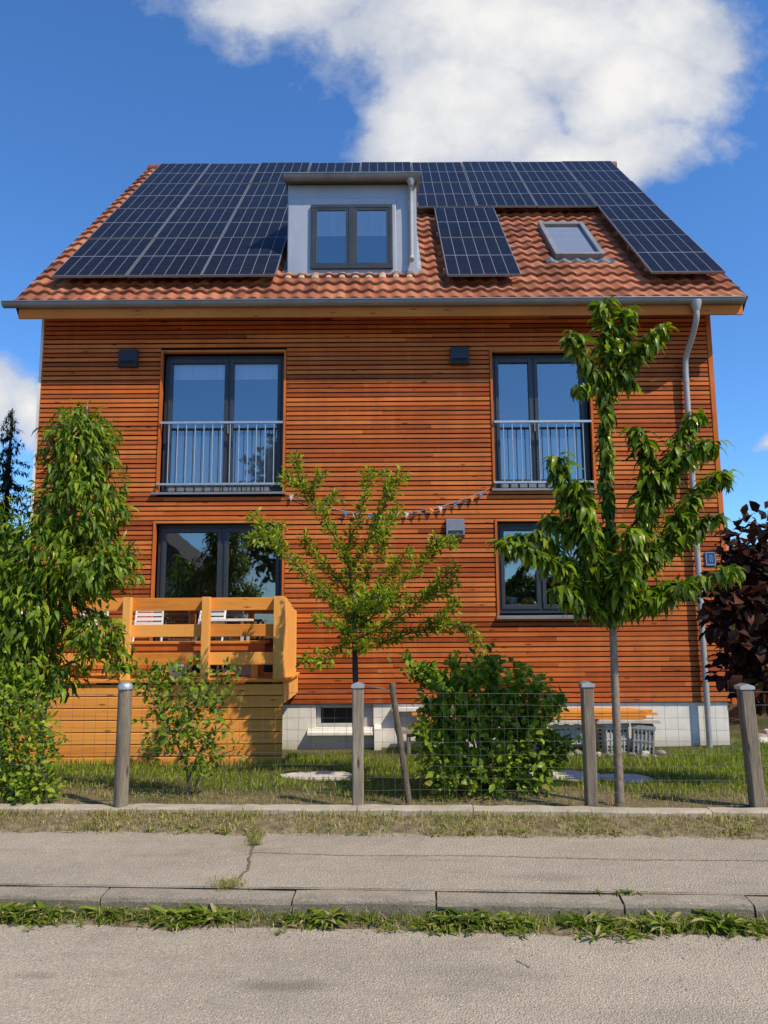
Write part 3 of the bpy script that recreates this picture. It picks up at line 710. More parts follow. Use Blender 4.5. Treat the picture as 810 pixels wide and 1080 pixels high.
# ---- roof
def tile_h(x, s):
    u = (x / .2247) % 1.0
    r = np.floor((s + .12) / .345); f = (s + .12) / .345 - r
    return .036 * ((1 + np.cos(2 * np.pi * u)) / 2) ** 1.2 + .048 * (1 - f)
def build_tiles():
    XL, XR = -5.763, 5.698
    ncol = 51; sub = 8
    xs = np.linspace(XL, XR, ncol * sub + 1); u = (xs / .2247) % 1.0
    prof = .036 * ((1 + np.cos(2 * np.pi * u)) / 2) ** 1.2
    V, F, T, Rn = [], [], [], []
    base = 0; nx = len(xs)
    for r in range(25):
        s0 = -.12 + r * .345
        jit = np.repeat(rng.normal(0, .004, ncol), sub); jit = np.append(jit, jit[-1])
        rows = [(s0 + .004, -.012), (s0, .048), (s0 + .12, .032), (s0 + .349, 0.0)]
        for k_, (s, o) in enumerate(rows):
            ss = s + (jit if k_ < 2 else 0) + (.012 * prof / .036 if k_ < 2 else 0)
            oo = o + prof + (jit * .6 if k_ < 3 else 0)
            if k_ == 0: oo = prof * .55 - .012
            V.append(np.stack([xs, 11.5 + (ss - oo) * C7, 6.72 + (ss + oo) * C7], -1))
        idx = np.arange(nx * 4).reshape(4, nx) + base; base += nx * 4
        q = np.stack([idx[:-1, :-1], idx[:-1, 1:], idx[1:, 1:], idx[1:, :-1]], -1)
        F.append(q.reshape(-1)); T.append(np.full(3 * (nx - 1), 4))
        tr = rng.random(ncol); Rn.append(np.tile(np.repeat(tr, sub), 3))
    o = mesh_np('roof', np.concatenate(V), np.concatenate(F), np.concatenate(T), np.concatenate(Rn), 'roof_tile', house)
    return o
roof = build_tiles()
rb = MB()
rb.prism([RP(0, -.07, -.02)[1:], RP(0, 8.60, -.02)[1:], (23.75, 6.60), (23.75, 6.42), (17.58, 12.52), RP(0, -.07, -.20)[1:]], 'X', -5.73, 5.665, .4)
rb.build('roof_boarding', 'fascia_wood', roof)
rg = MB()
for i in range(32):                                                 # ridge caps
    x = -5.76 + i * .36
    rg.tube([(x, 17.57, 12.78), (x + .37, 17.57, 12.79)], [.115, .125], 10, random.random())
rg.build('ridge', 'roof_tile', roof)
for xa, xb in ((-5.785, -5.765), (5.70, 5.72)):                         # verge boards
    MB().prism([RP(0, -.06, .02)[1:], RP(0, 8.6, .02)[1:], RP(0, 8.6, -.24)[1:], RP(0, -.06, -.24)[1:]], 'X', xa, xb, .3).build('verge_board', 'vent_dark', roof)
MB().box(-5.72, 5.655, 11.50, 11.535, 6.425, 6.62, .55).build('fascia', 'fascia_wood', roof)
MB().box(-5.72, 5.655, 11.488, 11.4985, 6.575, 6.64, .55).build('eaves_flashing', 'zinc_dark', roof)
for i in range(13):
    x = -5.05 + i * .845
    MB().prism([(11.56, 6.53), (11.56, 6.62), (12.0, 7.0), (12.0, 6.78)], 'X', x - .05, x + .05, .2).build('rafter', 'back_wall', roof)

def half_gutter(x0, x1, y, z, r, parent, material, step):
    gm = MB(); n = 12
    outer = [(y + r * math.cos(math.pi + math.pi * i / n), z + r * math.sin(math.pi + math.pi * i / n)) for i in range(n + 1)]
    inner = [(y + (r - .006) * math.cos(math.pi + math.pi * i / n), z + (r - .006) * math.sin(math.pi + math.pi * i / n)) for i in range(n, -1, -1)]
    gm.prism(outer + inner, 'X', x0, x1, .5, True, caps=False)
    for x in (x0, x1): gm.prism(outer, 'X', x - .004, x + .004, .5)
    gm.tube([(x0, y - r, z + .002), (x1, y - r, z + .002)], .012, 8)
    gt = gm.build('gutter', material, parent)
    x = x0 + step * .5
    while x < x1:
        jb = MB(); o2 = [(y + (r + .004) * math.cos(math.pi + math.pi * i / n), z + (r + .004) * math.sin(math.pi + math.pi * i / n)) for i in range(n + 1)]
        jb.prism(o2 + [(p[0], p[1] + .001) for p in inner], 'X', x - .011, x + .011, .5, True); jb.build('gutter_bracket', material, gt)
        x += step
    return gt
half_gutter(-5.935, 5.65, 11.445, 6.655, .080, roof, 'zinc_dark', .91)
dp = MB()
px = 4.845
dp.lathe([(.085, .02), (.085, -.03), (.055, -.13), (.042, -.16)], (px + .05, 11.43, 6.60), 16)
dp.tube(smooth_path([(px + .05, 11.43, 6.48), (px + .05, 11.44, 6.33), (px + .035, 11.62, 6.10), (px + .005, 11.84, 5.86), (px, 11.875, 5.70), (px, 11.875, 5.4)], 3), .047, 14)
dp.tube([(px, 11.875, 5.45), (px, 11.875, -.26)], .045, 14)
for zz in (5.46, 3.6, 1.62): dp.tube([(px, 11.875, zz - .03), (px, 11.875, zz + .03)], .050, 14)
dpo = dp.build('downpipe', 'zinc', house)
for zz in (4.6, 2.6, .75): MB().box(px - .012, px + .012, 11.90, 11.965, zz, zz + .03).build('pipe_clamp', 'zinc_dark', dpo)

# ---- dormer
DY = 12.24
dm = MB()
dm.prism([(DY, 7.40), (DY, 9.10), (14.25, 9.28), (13.95, 9.13)], 'X', -1.61, .585, .5)
dorm = dm.build('dormer', 'zinc_sheet', house, .006)
MB().box(-1.60, .235, DY - .028, DY - .002, 7.465, 8.84, .5).build('window_surround', 'zinc_sheet', dorm, .010)
fr = MB(); a, b, c, d = -1.21, .175, 7.55, 8.70; mu = -.52
for q in ((a, a + .06, c, d), (b - .06, b, c, d), (a + .06, b - .06, c, c + .06), (a + .06, b - .06, d - .06, d), (mu - .05, mu + .05, c + .06, d - .06)): fr.box(q[0], q[1], DY - .075, DY - .02, q[2], q[3])
fr.build('window_frame', 'frame_dark', dorm, .004)
for p, q in ((a + .06, mu - .05), (mu + .05, b - .06)):
    s = MB(); w_ = .045
    for t in ((p, p + w_, c + .06, d - .06), (q - w_, q, c + .06, d - .06), (p + w_, q - w_, c + .06, c + .06 + w_), (p + w_, q - w_, d - .06 - w_, d - .06)): s.box(t[0], t[1], DY - .068, DY - .03, t[2], t[3])
    s.build('sash', 'frame_dark', dorm, .004)
    sheet(p + w_, q - w_, DY - .051, c + .06 + w_, d - .06 - w_).build('pane', 'window_glass', dorm)
    MB().box(p + w_, q - w_, DY - .0445, DY - .042, 8.14, d - .06 - w_).build('blind', 'curtain_cloth', dorm)
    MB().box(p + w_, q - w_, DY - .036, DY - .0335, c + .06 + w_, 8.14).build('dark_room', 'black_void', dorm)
top = MB(); top.prism([(12.10, 9.13), (12.10, 9.185), (14.35, 9.34), (14.35, 9.285)], 'X', -1.66, .64, .5); top.build('dormer_roof', 'zinc_dark', dorm)
half_gutter(-1.66, .645, 12.07, 9.165, .085, dorm, 'zinc_dark', 1.14)
p2 = MB(); p2.lathe([(.075, .0), (.075, -.04), (.048, -.12), (.036, -.14)], (.49, 12.09, 9.12), 14)
p2.tube(smooth_path([(.49, 12.10, 9.0), (.49, 12.15, 8.92), (.49, 12.165, 8.75), (.49, 12.165, 7.80)], 2), .040, 12)
p2.tube(smooth_path([(.49, 12.165, 7.82), (.49, 12.165, 7.72), (.485, 12.10, 7.66)], 2), .043, 12)
p2.build('downpipe', 'zinc', dorm)
fl = MB(); fl.box(.587, .66, 12.3, 13.2, 7.52, 8.05, .5, Matrix.Identity(4)); 
fl = MB(); fl.prism([(12.28, 7.44), (12.28, 7.60), (13.85, 9.17), (13.85, 9.01)], 'X', .586, .66, .5); fl.prism([(12.28, 7.44), (12.28, 7.56), (13.85, 9.13), (13.85, 9.01)], 'X', -1.69, -1.611, .5)
fl.box(-1.66, .62, 12.19, 12.239, 7.40, 7.475, .5)
fl.build('flashing', 'zinc_sheet', dorm)
# pale worn crests of the row below the dormer
ap = MB()
for kx in range(-8, 4):
    xc = kx * .2247
    if not -1.72 < xc < .66: continue
    hw = random.uniform(.040, .062); sa = random.uniform(.79, .82); sb = random.uniform(.93, .99); nn = 6
    vs = []
    for ss in (sa, (sa + sb) / 2, sb):
        for i in range(nn + 1):
            x = xc - hw + 2 * hw * i / nn
            vs.append(RP(x, ss, float(tile_h(x, ss)) + .007))
    ap = MB(); ap.add(vs, [(r_ * (nn + 1) + i, r_ * (nn + 1) + i + 1, (r_ + 1) * (nn + 1) + i + 1, (r_ + 1) * (nn + 1) + i) for r_ in range(2) for i in range(nn)], None, True)
    ap.build('tile_crest_patch', 'concrete', roof)

# ---- roof window
def slope_box(mb, x0, x1, s0, s1, o0, o1):
    vs = [RP(x, s, o) for o in (o0, o1) for s in (s0, s1) for x in (x0, x1)]
    mb.add(vs, [(0, 1, 3, 2), (4, 6, 7, 5), (0, 4, 5, 1), (1, 5, 7, 3), (3, 7, 6, 2), (2, 6, 4, 0)])
sk = MB(); x0, x1, s0, s1 = 3.0, 3.86, 1.63, 3.50; w_ = .085
for q in ((x0, x0 + w_, s0, s1), (x1 - w_, x1, s0, s1), (x0 + w_, x1 - w_, s0, s0 + w_), (x0 + w_, x1 - w_, s1 - w_ * 1.5, s1)): slope_box(sk, *q, -.02, .155)
sky_w = sk.build('roof_window', 'zinc_dark', house, .008)
p = MB(); p.add([RP(x0 + w_, s0 + w_, .11), RP(x1 - w_, s0 + w_, .11), RP(x1 - w_, s1 - w_, .11), RP(x0 + w_, s1 - w_, .11)], [(0, 1, 2, 3)]); p.build('pane', 'window_glass', sky_w)
p = MB(); slope_box(p, x0 + w_, x1 - w_, s0 + w_, s1 - w_, .085, .090); p.build('blind', 'plaster_grey', sky_w)
p = MB(); nn = 60; vs = []
for i in range(nn + 1):
    x = x0 - .16 + (x1 - x0 + .32) * i / nn
    for ss in (s0 - .13 - .02 * math.sin(x * 28), s0 + .02): vs.append(RP(x, ss, float(tile_h(x, ss)) + .012))
p.add(vs, [(2 * i, 2 * i + 2, 2 * i + 3, 2 * i + 1) for i in range(nn)], .5, True); p.build('flashing_apron', 'lead_grey', sky_w)

# ---- solar panels
def panel_proto():
    root = empty('solar_panel', (0, 0, 0))
    f = MB(); t = .014; h = .035
    f.box(0, t, 0, PH, -h, .002); f.box(PW - t, PW, 0, PH, -h, .002); f.box(t, PW - t, 0, t, -h, .002); f.box(t, PW - t, PH - t, PH, -h, .002)
    f.box(t, PW - t, t, PH - t, -h, -h + .004)
    f.build('frame', 'panel_frame', root)
    gl = MB(); gl.box(t, PW - t, t, PH - t, -.010, -.0015); gl.build('cell_glass', 'solar_cells', root)
    return root
plain('panel_frame', (.22, .225, .235), .4, .4, var=.1, nscale=3, bump=.02)
proto = panel_proto()
def copy_tree(o, parent=None):
    c = o.copy(); COL.objects.link(c)
    if parent: c.parent = parent
    for chd in o.children: copy_tree(chd, c)
    return c
cx = [-5.305 + 1.2015 * i for i in range(10)]; rs = [.42 + 1.918 * i for i in range(5)]
rown = ['bottom row at the eaves', 'second row up', 'third row up', 'top row along the ridge']
coln = ['leftmost', 'second from the left', 'third from the left', 'fourth from the left', 'middle one above the dormer', 'fourth from the right', 'third from the right', 'second from the right', 'rightmost']
spots = []
for c in range(3):
    for r in range(4):
        where = ['outermost column', 'middle column', 'column next to the dormer'][c]
        spots.append((cx[c], rs[r] + .0, f'solar panel of left block, {where}, {rown[r]}'))
for c in range(3, 9): spots.append((cx[c], rs[3], f'dark solar panel in the {rown[3]}, {coln[c]}'))
for c in range(5, 9): spots.append((cx[c], rs[2], ['dark solar panel in the third row up, just right of the dormer', 'dark solar panel in the third row up, straight above the separate pair', 'dark solar panel in the third row up, above the roof window', 'dark solar panel in the third row up, at the right gable edge'][c - 5]))
spots.append((cx[8], rs[1], 'dark solar panel right of the roof window, second row up at gable edge'))
spots.append((cx[8], rs[0] + .02, 'dark solar panel in the lowest right corner of the roof'))
spots.append((1.03, rs[1] - .06, 'upper dark solar panel of the separate pair between dormer and roof window'))
spots.append((1.03, rs[0] - .04, 'lower dark solar panel of the separate pair between dormer and roof window'))
for i, (x, s, lab) in enumerate(spots):
    o = proto if i == 0 else copy_tree(proto)
    o.location = RP(x + .008 + random.uniform(-.003, .003), s + .01, .238 + random.uniform(-.004, .004)); o.rotation_euler = (R(45 + random.uniform(-.25, .25)), 0, random.uniform(-.002, .002))
    tag(o, lab, 'solar panel', 'solar panels on the roof')
rl = []
for r, (a, b) in enumerate([((-5.33), (-1.75)), ((-5.33), (-1.75)), ((-5.33), (-1.75)), ((-5.33), 5.54)]): rl += [(a, b, rs[r] + .4), (a, b, rs[r] + 1.5)]
rl += [(.76, 5.54, rs[2] + .4), (.76, 5.54, rs[2] + 1.5)]
for r in (0, 1): rl += [(4.32, 5.54, rs[r] + .4), (4.32, 5.54, rs[r] + 1.5), (1.0, 2.25, rs[r] + .35), (1.03, 2.3, rs[r] + 1.45)]
for a, b, s in rl:
    m = MB(); slope_box(m, a, b, s - .02, s + .02, .125, .198); m.build('mounting_rail', 'zinc_dark', roof)

# ---- blue number plate on the right corner
npl = empty('number_plate', (5.0, 11.955, 2.61), 'small blue plate with pale border on the cladding right of the downpipe', 'plate')
MB().box(4.985, 5.165, 11.944, 11.958, 2.505, 2.725).build('plate', 'plate_blue', npl, .003)
b = MB(); y0, y1 = 11.938, 11.9425
b.box(5.0, 5.15, y0, y1, 2.518, 2.536); b.box(5.0, 5.012, y0, y1, 2.536, 2.71); b.box(5.138, 5.15, y0, y1, 2.536, 2.71); b.box(5.0, 5.15, y0, y1, 2.71, 2.718)
b.box(5.058, 5.07, y0, y1, 2.57, 2.68); b.box(5.088, 5.10, y0, y1, 2.57, 2.68)
b.build('plate_marking', 'plate_pale', npl)

# ---- bunting
flagpx = [(-1.45, 3.665, 'flag_white'), (-.86, 3.455, 'flag_orange'), (-.60, 3.40, 'flag_blue'), (-.455, 3.375, 'flag_white'), (-.21, 3.355, 'flag_blue'), (.13, 3.36, 'flag_orange'), (.355, 3.375, 'flag_white'), (.485, 3.39, 'flag_navy'), (.615, 3.41, 'flag_navy'),
          (.745, 3.435, 'flag_orange'), (.885, 3.465, 'flag_white'), (1.0, 3.50, 'flag_brown'), (1.12, 3.54, 'flag_blue'), (1.25, 3.585, 'flag_navy'), (1.385, 3.63, 'flag_orange'), (1.515, 3.68, 'flag_blue')]
bun = empty('bunting', (.0, 11.93, 3.36), 'string of small blue, white and orange pennants sagging across the facade', 'bunting')
st_ = MB(); st_.tube([(-1.6, 11.93, 3.72)] + [(x, 11.925, z) for x, z, _ in flagpx] + [(1.66, 11.93, 3.745)], .004, 5); st_.build('string', 'flag_white', bun)
for x, z, m in flagpx:
    a = .040; tw = random.uniform(-.03, .03); dzz = random.uniform(-.008, .008); sw = random.uniform(-.02, .02)
    f = MB(); f.add([(x - a, 11.925 - tw, z - .002 - dzz), (x + a, 11.925 + tw, z - .002 + dzz), (x + sw, 11.91, z - .10), (x - a * .5, 11.913, z - .055), (x + a * .5, 11.913, z - .055)], [(0, 3, 4, 1), (3, 2, 4)])
    f.build('pennant', m, bun)

# plants standing inside the lower right window
for x, mt, lm, nm, lab in ((2.02, 'pot_white', 'leaf_far', 'potted_plant', 'leafy plant in a white pot inside the lower right window'), (2.29, 'terracotta', 'leaf_far', 'potted_plant', 'leafy plant in a terracotta pot inside the lower right window')):
    po = empty(nm, (x, 12.32, 1.885), lab, 'potted plant', 'plants inside the window')
    pt = MB(); pt.lathe([(0, 0), (.07, 0), (.10, .15), (.11, .17), (.10, .17), (.085, .14), (0, .14)], (x, 12.32, 1.885)); pt.build('pot', mt, po)
    n = 90; d = norm(rng.normal(size=(n, 3)) * [1, .5, 1] + [0, -.1, .5]); base = np.array([x, 12.32, 2.06]) + d * rng.random((n, 1)) * [.16, .09, .30]
    leaves('leaf_tuft', base, d + [0, 0, -.2], np.tile([0, -1, .4], (n, 1)), rng.uniform(.07, .14, n), rng.uniform(.03, .05, n), lm, po)
MB().box(1.8, 3.3, 12.20, 12.5, 1.855, 1.8845).build('window_board', 'white_wood', house)

# ================================================================= DECK
deck = empty('deck', (-2.9, 11.1, -.2), 'raised larch deck with slatted railing in front of the lower left door', 'deck')
DF = 10.35; DL = -4.95
fp = MB(); nb = 7; zb0, zb1 = -.20, .875
for i in range(nb):
    a = zb0 + (zb1 - zb0) * i / nb; b = zb0 + (zb1 - zb0) * (i + 1) / nb
    dy = random.uniform(-.004, .004)
    fp.prism([(DF + dy, a + .012), (DF + .006 + dy, a + .006), (DF + .026, a + .006), (DF + .026, b - .004), (DF + .005 + dy, b - .004), (DF + dy, b - .012)], 'X', DL, -1.352 + random.uniform(-.003, .003), random.uniform(.2, .8))
fp.build('front_panel', 'deck_wood', deck)
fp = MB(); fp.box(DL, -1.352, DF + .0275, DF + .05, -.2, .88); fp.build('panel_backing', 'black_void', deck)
fl = MB()
for i in range(12):
    y = DF - .035 + i * .137
    if y + .13 > 11.95: break
    fl.box(DL, -1.285, y, y + .13, .905, .937)
fl.build('deck_floor', 'deck_wood', deck)
for x in (-4.7, -3.6, -2.5, -1.45): MB().box(x - .05, x + .05, DF + .06, 11.9, .78, .9045).build('joist', 'deck_wood', deck)
for x, w_ in ((-3.44, .105), (-2.385, .105)):
    MB().box(x - w_ / 2, x + w_ / 2, DF - .022, DF + .075, .938, 2.02, random.uniform(.45, .8)).build('railing_post', 'deck_wood_upright', deck, .004)
MB().box(-1.478, -1.352, DF - .02, DF + .10, .938, 2.025, .5).build('railing_post', 'deck_wood_upright', deck, .004)
MB().box(-4.72, -4.61, DF - .022, DF + .075, .938, 2.02, .6).build('railing_post', 'deck_wood_upright', deck, .004)
for za, zb_ in ((1.842, 2.012), (1.493, 1.657), (1.122, 1.284)):
    r = MB(); lo = (za < 1.3)
    r.box(DL, -3.45, DF + .0765, DF + .105, za, zb_); r.box(-3.445, -2.46 if lo else -2.392, DF + .0765, DF + .105, za, zb_); r.box(-2.387, -1.48, DF + .0765, DF + .105, za, zb_)
    r.build('rail', 'deck_wood', deck, .004)
sp = MB()
for i in range(11):                                               # upright boards closing the right side
    y = DF + .105 + i * .135
    if y + .13 > 11.94: break
    sp.box(-1.378, -1.352, y, y + .131, .938, 2.025 - .012 * i - (.02 if i > 2 else 0) - (.03 if i > 5 else 0), random.uniform(.4, .9))
sp.build('side_panel', 'deck_wood_upright', deck)
MB().box(-1.43, -1.379, DF + .11, 11.93, 1.50, 1.62).build('side_rail', 'deck_wood', deck)
sf = MB()
for i in range(11):
    y = DF + .02 + i * .143
    if y + .14 > 11.94: break
    sf.box(-1.351, -1.325, y, y + .14, .625 - .0 * i, .9045, random.uniform(.3, .7))
sf.build('side_fascia', 'deck_wood_upright', deck)

bench = empty('bench', (-2.6, 10.75, .937), 'long wooden bench behind the deck railing', 'bench')
b = MB()
for i in range(3): b.box(-4.5, -1.62, 10.62 + i * .14, 10.75 + i * .14, 1.395, 1.425)
b.build('seat', 'deck_wood', bench, .003)
MB().box(-4.48, -1.64, 10.64, 10.665, 1.265, 1.3945).build('apron', 'cladding_wood', bench)
for x in (-4.3, -2.95, -1.78): MB().box(x - .045, x + .045, 10.67, 10.96, .938, 1.3945).build('leg', 'deck_wood_upright', bench)

def chair(x, y, rz, label):
    c = empty('folding_chair', (x, y, .938), label, 'chair', 'white chairs on the deck')
    mx = Matrix.Translation((x, y, .938)) @ Matrix.Rotation(rz, 4, 'Z')
    for s in (-1, 1):
        m = MB(); m.tube([(s * .20, .20, 0), (s * .20, .02, .44), (s * .185, -.16, .97)], .016, 6, mx=mx); m.build('leg', 'white_wood', c)
        m = MB(); m.tube([(s * .17, -.22, 0), (s * .17, .02, .30), (s * .17, .22, .46)], .014, 6, mx=mx); m.build('leg', 'white_wood', c)
    m = MB()
    for i in range(5): m.box(-.19, .19, -.10 + i * .085, -.035 + i * .085, .45, .468, mx=mx)
    m.build('seat', 'white_wood', c)
    m = MB()
    for i in range(6):
        z = .58 + i * .066; yy = .02 - .18 * (z - .44) / .53
        m.box(-.185, .185, yy - .008, yy + .008, z, z + .046, mx=mx)
    m.build('backrest', 'white_wood', c)
chair(-3.43, 11.25, R(188), 'white slatted folding chair on the deck, left of the middle railing post')
chair(-2.55, 11.30, R(172), 'white slatted folding chair half hidden behind the middle railing post')
chair(-4.25, 11.35, R(200), 'white slatted folding chair on the deck behind the leaves at left')
tb = empty('table', (-2.3, 11.45, .938), 'low white garden table standing on the deck beside the chair', 'table')
MB().box(-2.68, -1.98, 11.15, 11.75, 1.70, 1.735).build('tabletop', 'white_wood', tb, .004)
for x in (-2.62, -2.05):
    for y in (11.2, 11.68): MB().box(x - .02, x + .02, y - .02, y + .02, .938, 1.6995).build('leg', 'white_wood', tb)
pot = MB(); pot.lathe([(0, 0), (.10, 0), (.13, .16), (.14, .19), (.125, .19), (.11, .15), (0, .15)], (-2.78, 10.52, .938))
tag(pot.build('flower_pot', 'pot_white'), 'pale round flower pot on the deck floor under the bench', 'pot')
bx = empty('storage_box', (-1.95, 11.2, .938), 'grey storage box with dark lid on the deck floor under the table', 'box')
MB().box(-2.12, -1.76, 11.05, 11.40, .938, 1.12).build('body', 'pot_white', bx, .01)
MB().box(-2.135, -1.745, 11.035, 11.415, 1.121, 1.15).build('lid', 'vent_dark', bx, .006)

# ================================================================= FENCE
fence = empty('wire_fence', st(0, 7.09, 0), 'rusty wire mesh fence on weathered grey wooden posts along the pavement', 'fence')
posts = [((-2.35, 7.125, 0), (-2.33, 7.05, 1.10), .061, 'round'), ((-.245, 7.085, 0), (-.243, 7.06, 1.10), .050, 'square'), ((1.80, 7.03, 0), (1.795, 7.0, 1.10), .050, 'square'), ((3.21, 6.93, 0), (3.18, 6.96, 1.075), .056, 'square')]
for i, (b0, t0, r, kind) in enumerate(posts):
    m = MB(); n = 20 if kind == 'round' else 8
    B, T = Vector(b0), Vector(t0); rings = 14; vs = []
    ph = random.random() * 6
    for q in range(rings + 1):
        c = B.lerp(T, q / rings); c.z += -.12 if q == 0 else 0
        for j in range(n):
            t = 2 * math.pi * j / n + math.pi / n
            if kind == 'round': rr = r * (1 - .06 * q / rings) * (1 + .06 * math.sin(j * 2.7 + ph) + .03 * math.sin(j * 5.1 + q * .2))
            else: rr = r * (1.22 if j % 2 == 0 else 1.28) * (1 + .02 * math.sin(j * 3 + q * .5))
            if kind == 'square':
                a = [(-1, -.8), (-.8, -1), (.8, -1), (1, -.8), (1, .8), (.8, 1), (-.8, 1), (-1, .8)][j]
                vs.append((c.x + a[0] * r * (1 + .02 * math.sin(q * 1.3 + j)), c.y + a[1] * r, c.z))
            else: vs.append((c.x + rr * math.cos(t), c.y + rr * math.sin(t), c.z))
    m.add(vs, [(q * n + j, q * n + (j + 1) % n, (q + 1) * n + (j + 1) % n, (q + 1) * n + j) for q in range(rings) for j in range(n)], (.45, .50, .33, .36)[i], kind == 'round')
    m.add(vs[-n:], [tuple(range(n))], .4)
    p = m.build('post', 'post_wood', fence)
    cpm = MB()
    if kind == 'round': cpm.lathe([(.067, -.015), (.069, .012), (.056, .034), (.03, .045), (0, .047)], T, 18)
    else:
        s = r + .008
        cpm.prism([(-s, -.015), (s, -.015), (s, .012), (0, .034), (-s, .012)], 'Y', -s, s, .5, mx=Matrix.Translation(T))
    cpm.build('post_cap', 'galvanised', p)
wm = MB()
for k in range(-22, 44):
    u = k * .1085 + .02
    if u < -4.9 or u > 4.3: continue
    lean = random.uniform(-.006, .006); bow = random.uniform(-.008, .008)
    wm.tube([st(u, 7.10 + bow * .5, .08), st(u + bow, 7.095, .55), st(u + lean, 7.10 - bow, 1.03)], .0012, 4, smooth=False)
for u in np.arange(-4.9, -2.37, .1085):
    wm.tube([st(u, 7.10, .08), st(u + random.uniform(-.008, .008), 7.095, .55), st(u, 7.10, 1.03)], .0012, 4, smooth=False)
for j in range(10):
    z = .08 + j * .1055
    pts = []
    for i in range(47):
        u = -4.9 + i * .2
        pts.append(st(u, 7.098 + .006 * math.sin(u * 3 + j), z + .008 * math.sin(u * 1.5 + j) + random.uniform(-.003, .003)))
    wm.tube(pts, .0018 if j in (0, 9) else .0013, 4, smooth=False)
wm.build('wire_mesh', 'wire_metal', fence)

sk_ = MB(); sk_.tube(smooth_path([(.222, 7.36, -.1), (.19, 7.38, .2), (.15, 7.39, .5), (.10, 7.36, .8), (.07, 7.35, 1.05), (.072, 7.35, 1.10)], 2), [.036] * 3 + [.032] * 8 + [.028] * 9 + [.02, .012][:2] if False else .030, 9, wob=.35)
stake = empty('stake', (.22, 7.36, 0), 'crooked bleached branch leaning as a stake right of the second fence post', 'stake')
sk_.build('stick', 'stake_wood', stake)
MB().tube(smooth_path([(.075, 7.36, 1.05), (-.06, 7.42, 1.045), (-.20, 7.54, 1.07)], 2), .006, 6).build('tie', 'stake_wood', stake)

# ================================================================= PILES BY THE PLINTH
def board_stack(name, label, x0, x1, y, z, layers, per, group=None):
    t = empty(name, ((x0 + x1) / 2, y, z), label, 'boards', group)
    for k in range(layers):
        for j in range(per):
            b = MB(); a = x0 + random.uniform(-.12, .05); e = x1 + random.uniform(-.25, .06)
            b.box(a, e, y + j * .085, y + j * .085 + .072, z + k * .042, z + k * .042 + .034, random.random(), Matrix.Rotation(random.uniform(-.004, .004), 4, 'Z'))
            b.build('board', 'deck_wood', t)
    return t
board_stack('board_stack', 'stack of spare orange cladding boards resting on grey crates at right', 2.15, 3.92, 11.48, .262, 3, 4)
board_stack('board_stack', 'short stack of orange boards on a trestle beside the bush', .52, 1.25, 11.5, .18, 5, 3)
tr = empty('trestle', (.75, 11.5, -.22), 'low dark trestle carrying orange boards behind the bush', 'trestle')
MB().box(.24, 1.2, 11.35, 11.75, .085, .135).build('top_board', 'post_wood', tr)
MB().prism([(11.30, .055), (11.30, .083), (11.5, .083), (11.5, .055)], 'X', .50, .86, .9).build('front_board', 'cladding_wood', tr)
for x in (.34, 1.1):
    for y in (11.4, 11.7): MB().box(x - .025, x + .025, y - .025, y + .025, -.25, .0845).build('leg', 'post_wood', tr)

def crate(x, y, z, w, d, h, rz, tilt, label):
    c = empty('crate', (x, y, z), label, 'crate', 'grey crates under the boards')
    mx = Matrix.Translation((x, y, z)) @ Matrix.Rotation(rz, 4, 'Z') @ Matrix.Rotation(tilt, 4, 'Y')
    m = MB(); t = .012
    m.box(-w / 2, w / 2, -d / 2, -d / 2 + t, 0, h, .5, mx); m.box(-w / 2, w / 2, d / 2 - t, d / 2, 0, h, .5, mx)
    m.box(-w / 2, -w / 2 + t, -d / 2 + t, d / 2 - t, 0, h, .5, mx); m.box(w / 2 - t, w / 2, -d / 2 + t, d / 2 - t, 0, h, .5, mx)
    for i in range(6):                                               # ribs on the two faces one sees
        x_ = -w / 2 + .012 + (w - .036) * i / 5
        m.box(x_, x_ + .012, -d / 2 - .012, -d / 2 - .0005, .02, h - .055, .5, mx)
    m.box(-w / 2, w / 2, -d / 2 - .010, -d / 2 - .0005, h * .45, h * .50, .5, mx)
    m.build('wall', 'crate_plastic', c)
    hl = MB()
    for i in range(5):
        for j in range(3):
            x_ = -w / 2 + .035 + (w - .036) * i / 5; z_ = (.09, .2, .72)[j] * h
            if random.random() < .8: hl.box(x_, x_ + .03, -d / 2 - .004, -d / 2 - .0008, z_, z_ + .028, .5, mx)
    for j in range(5): hl.box(-w / 2 - .004, -w / 2 - .0008, -.03, .03, h * (.15 + .14 * j), h * (.15 + .14 * j) + .028, .5, mx)
    hl.build('slot', 'black_void', c)
    b = MB(); b.box(-w / 2 + t, w / 2 - t, -d / 2 + t, d / 2 - t, 0, .015, .5, mx); b.build('bottom', 'crate_plastic', c)
    b = MB(); b.box(-w / 2 - .012, w / 2 + .012, -d / 2 - .014, -d / 2 - .0065, h - .05, h + .004, .5, mx); b.box(-w / 2 - .014, -w / 2 - .0065, -d / 2, d / 2, h - .05, h + .004, .5, mx); b.build('rim', 'crate_plastic', c)
crate(3.33, 11.66, -.225, .36, .34, .42, .16, 0, 'grey slotted plastic crate under the boards, left of its tilted neighbour')
crate(3.74, 11.58, -.235, .30, .34, .41, -.25, R(4), 'grey slotted plastic crate tilted under the right end of the boards')
crate(2.66, 11.72, -.10, .42, .34, .28, .05, 0, 'low grey slotted crate half hidden behind the bush')
ps = MB(); ps.box(2.15, 2.95, 11.42, 11.80, .20, .245, .4, Matrix.Translation((0, 0, 0)))
for i in range(5): ps.box(2.2 + i * .15, 2.27 + i * .15, 11.415, 11.43, .19, .2, .3)
tag(ps.build('stone_plate', 'stone_slab', None, .012), 'pale concrete plate lying between low crate and boards', 'plate')
ps = MB(); ps.prism([(3.05, .205), (3.10, .255), (3.95, .25), (3.98, .20), (3.5, .215)], 'Y', 11.40, 11.82, .5)
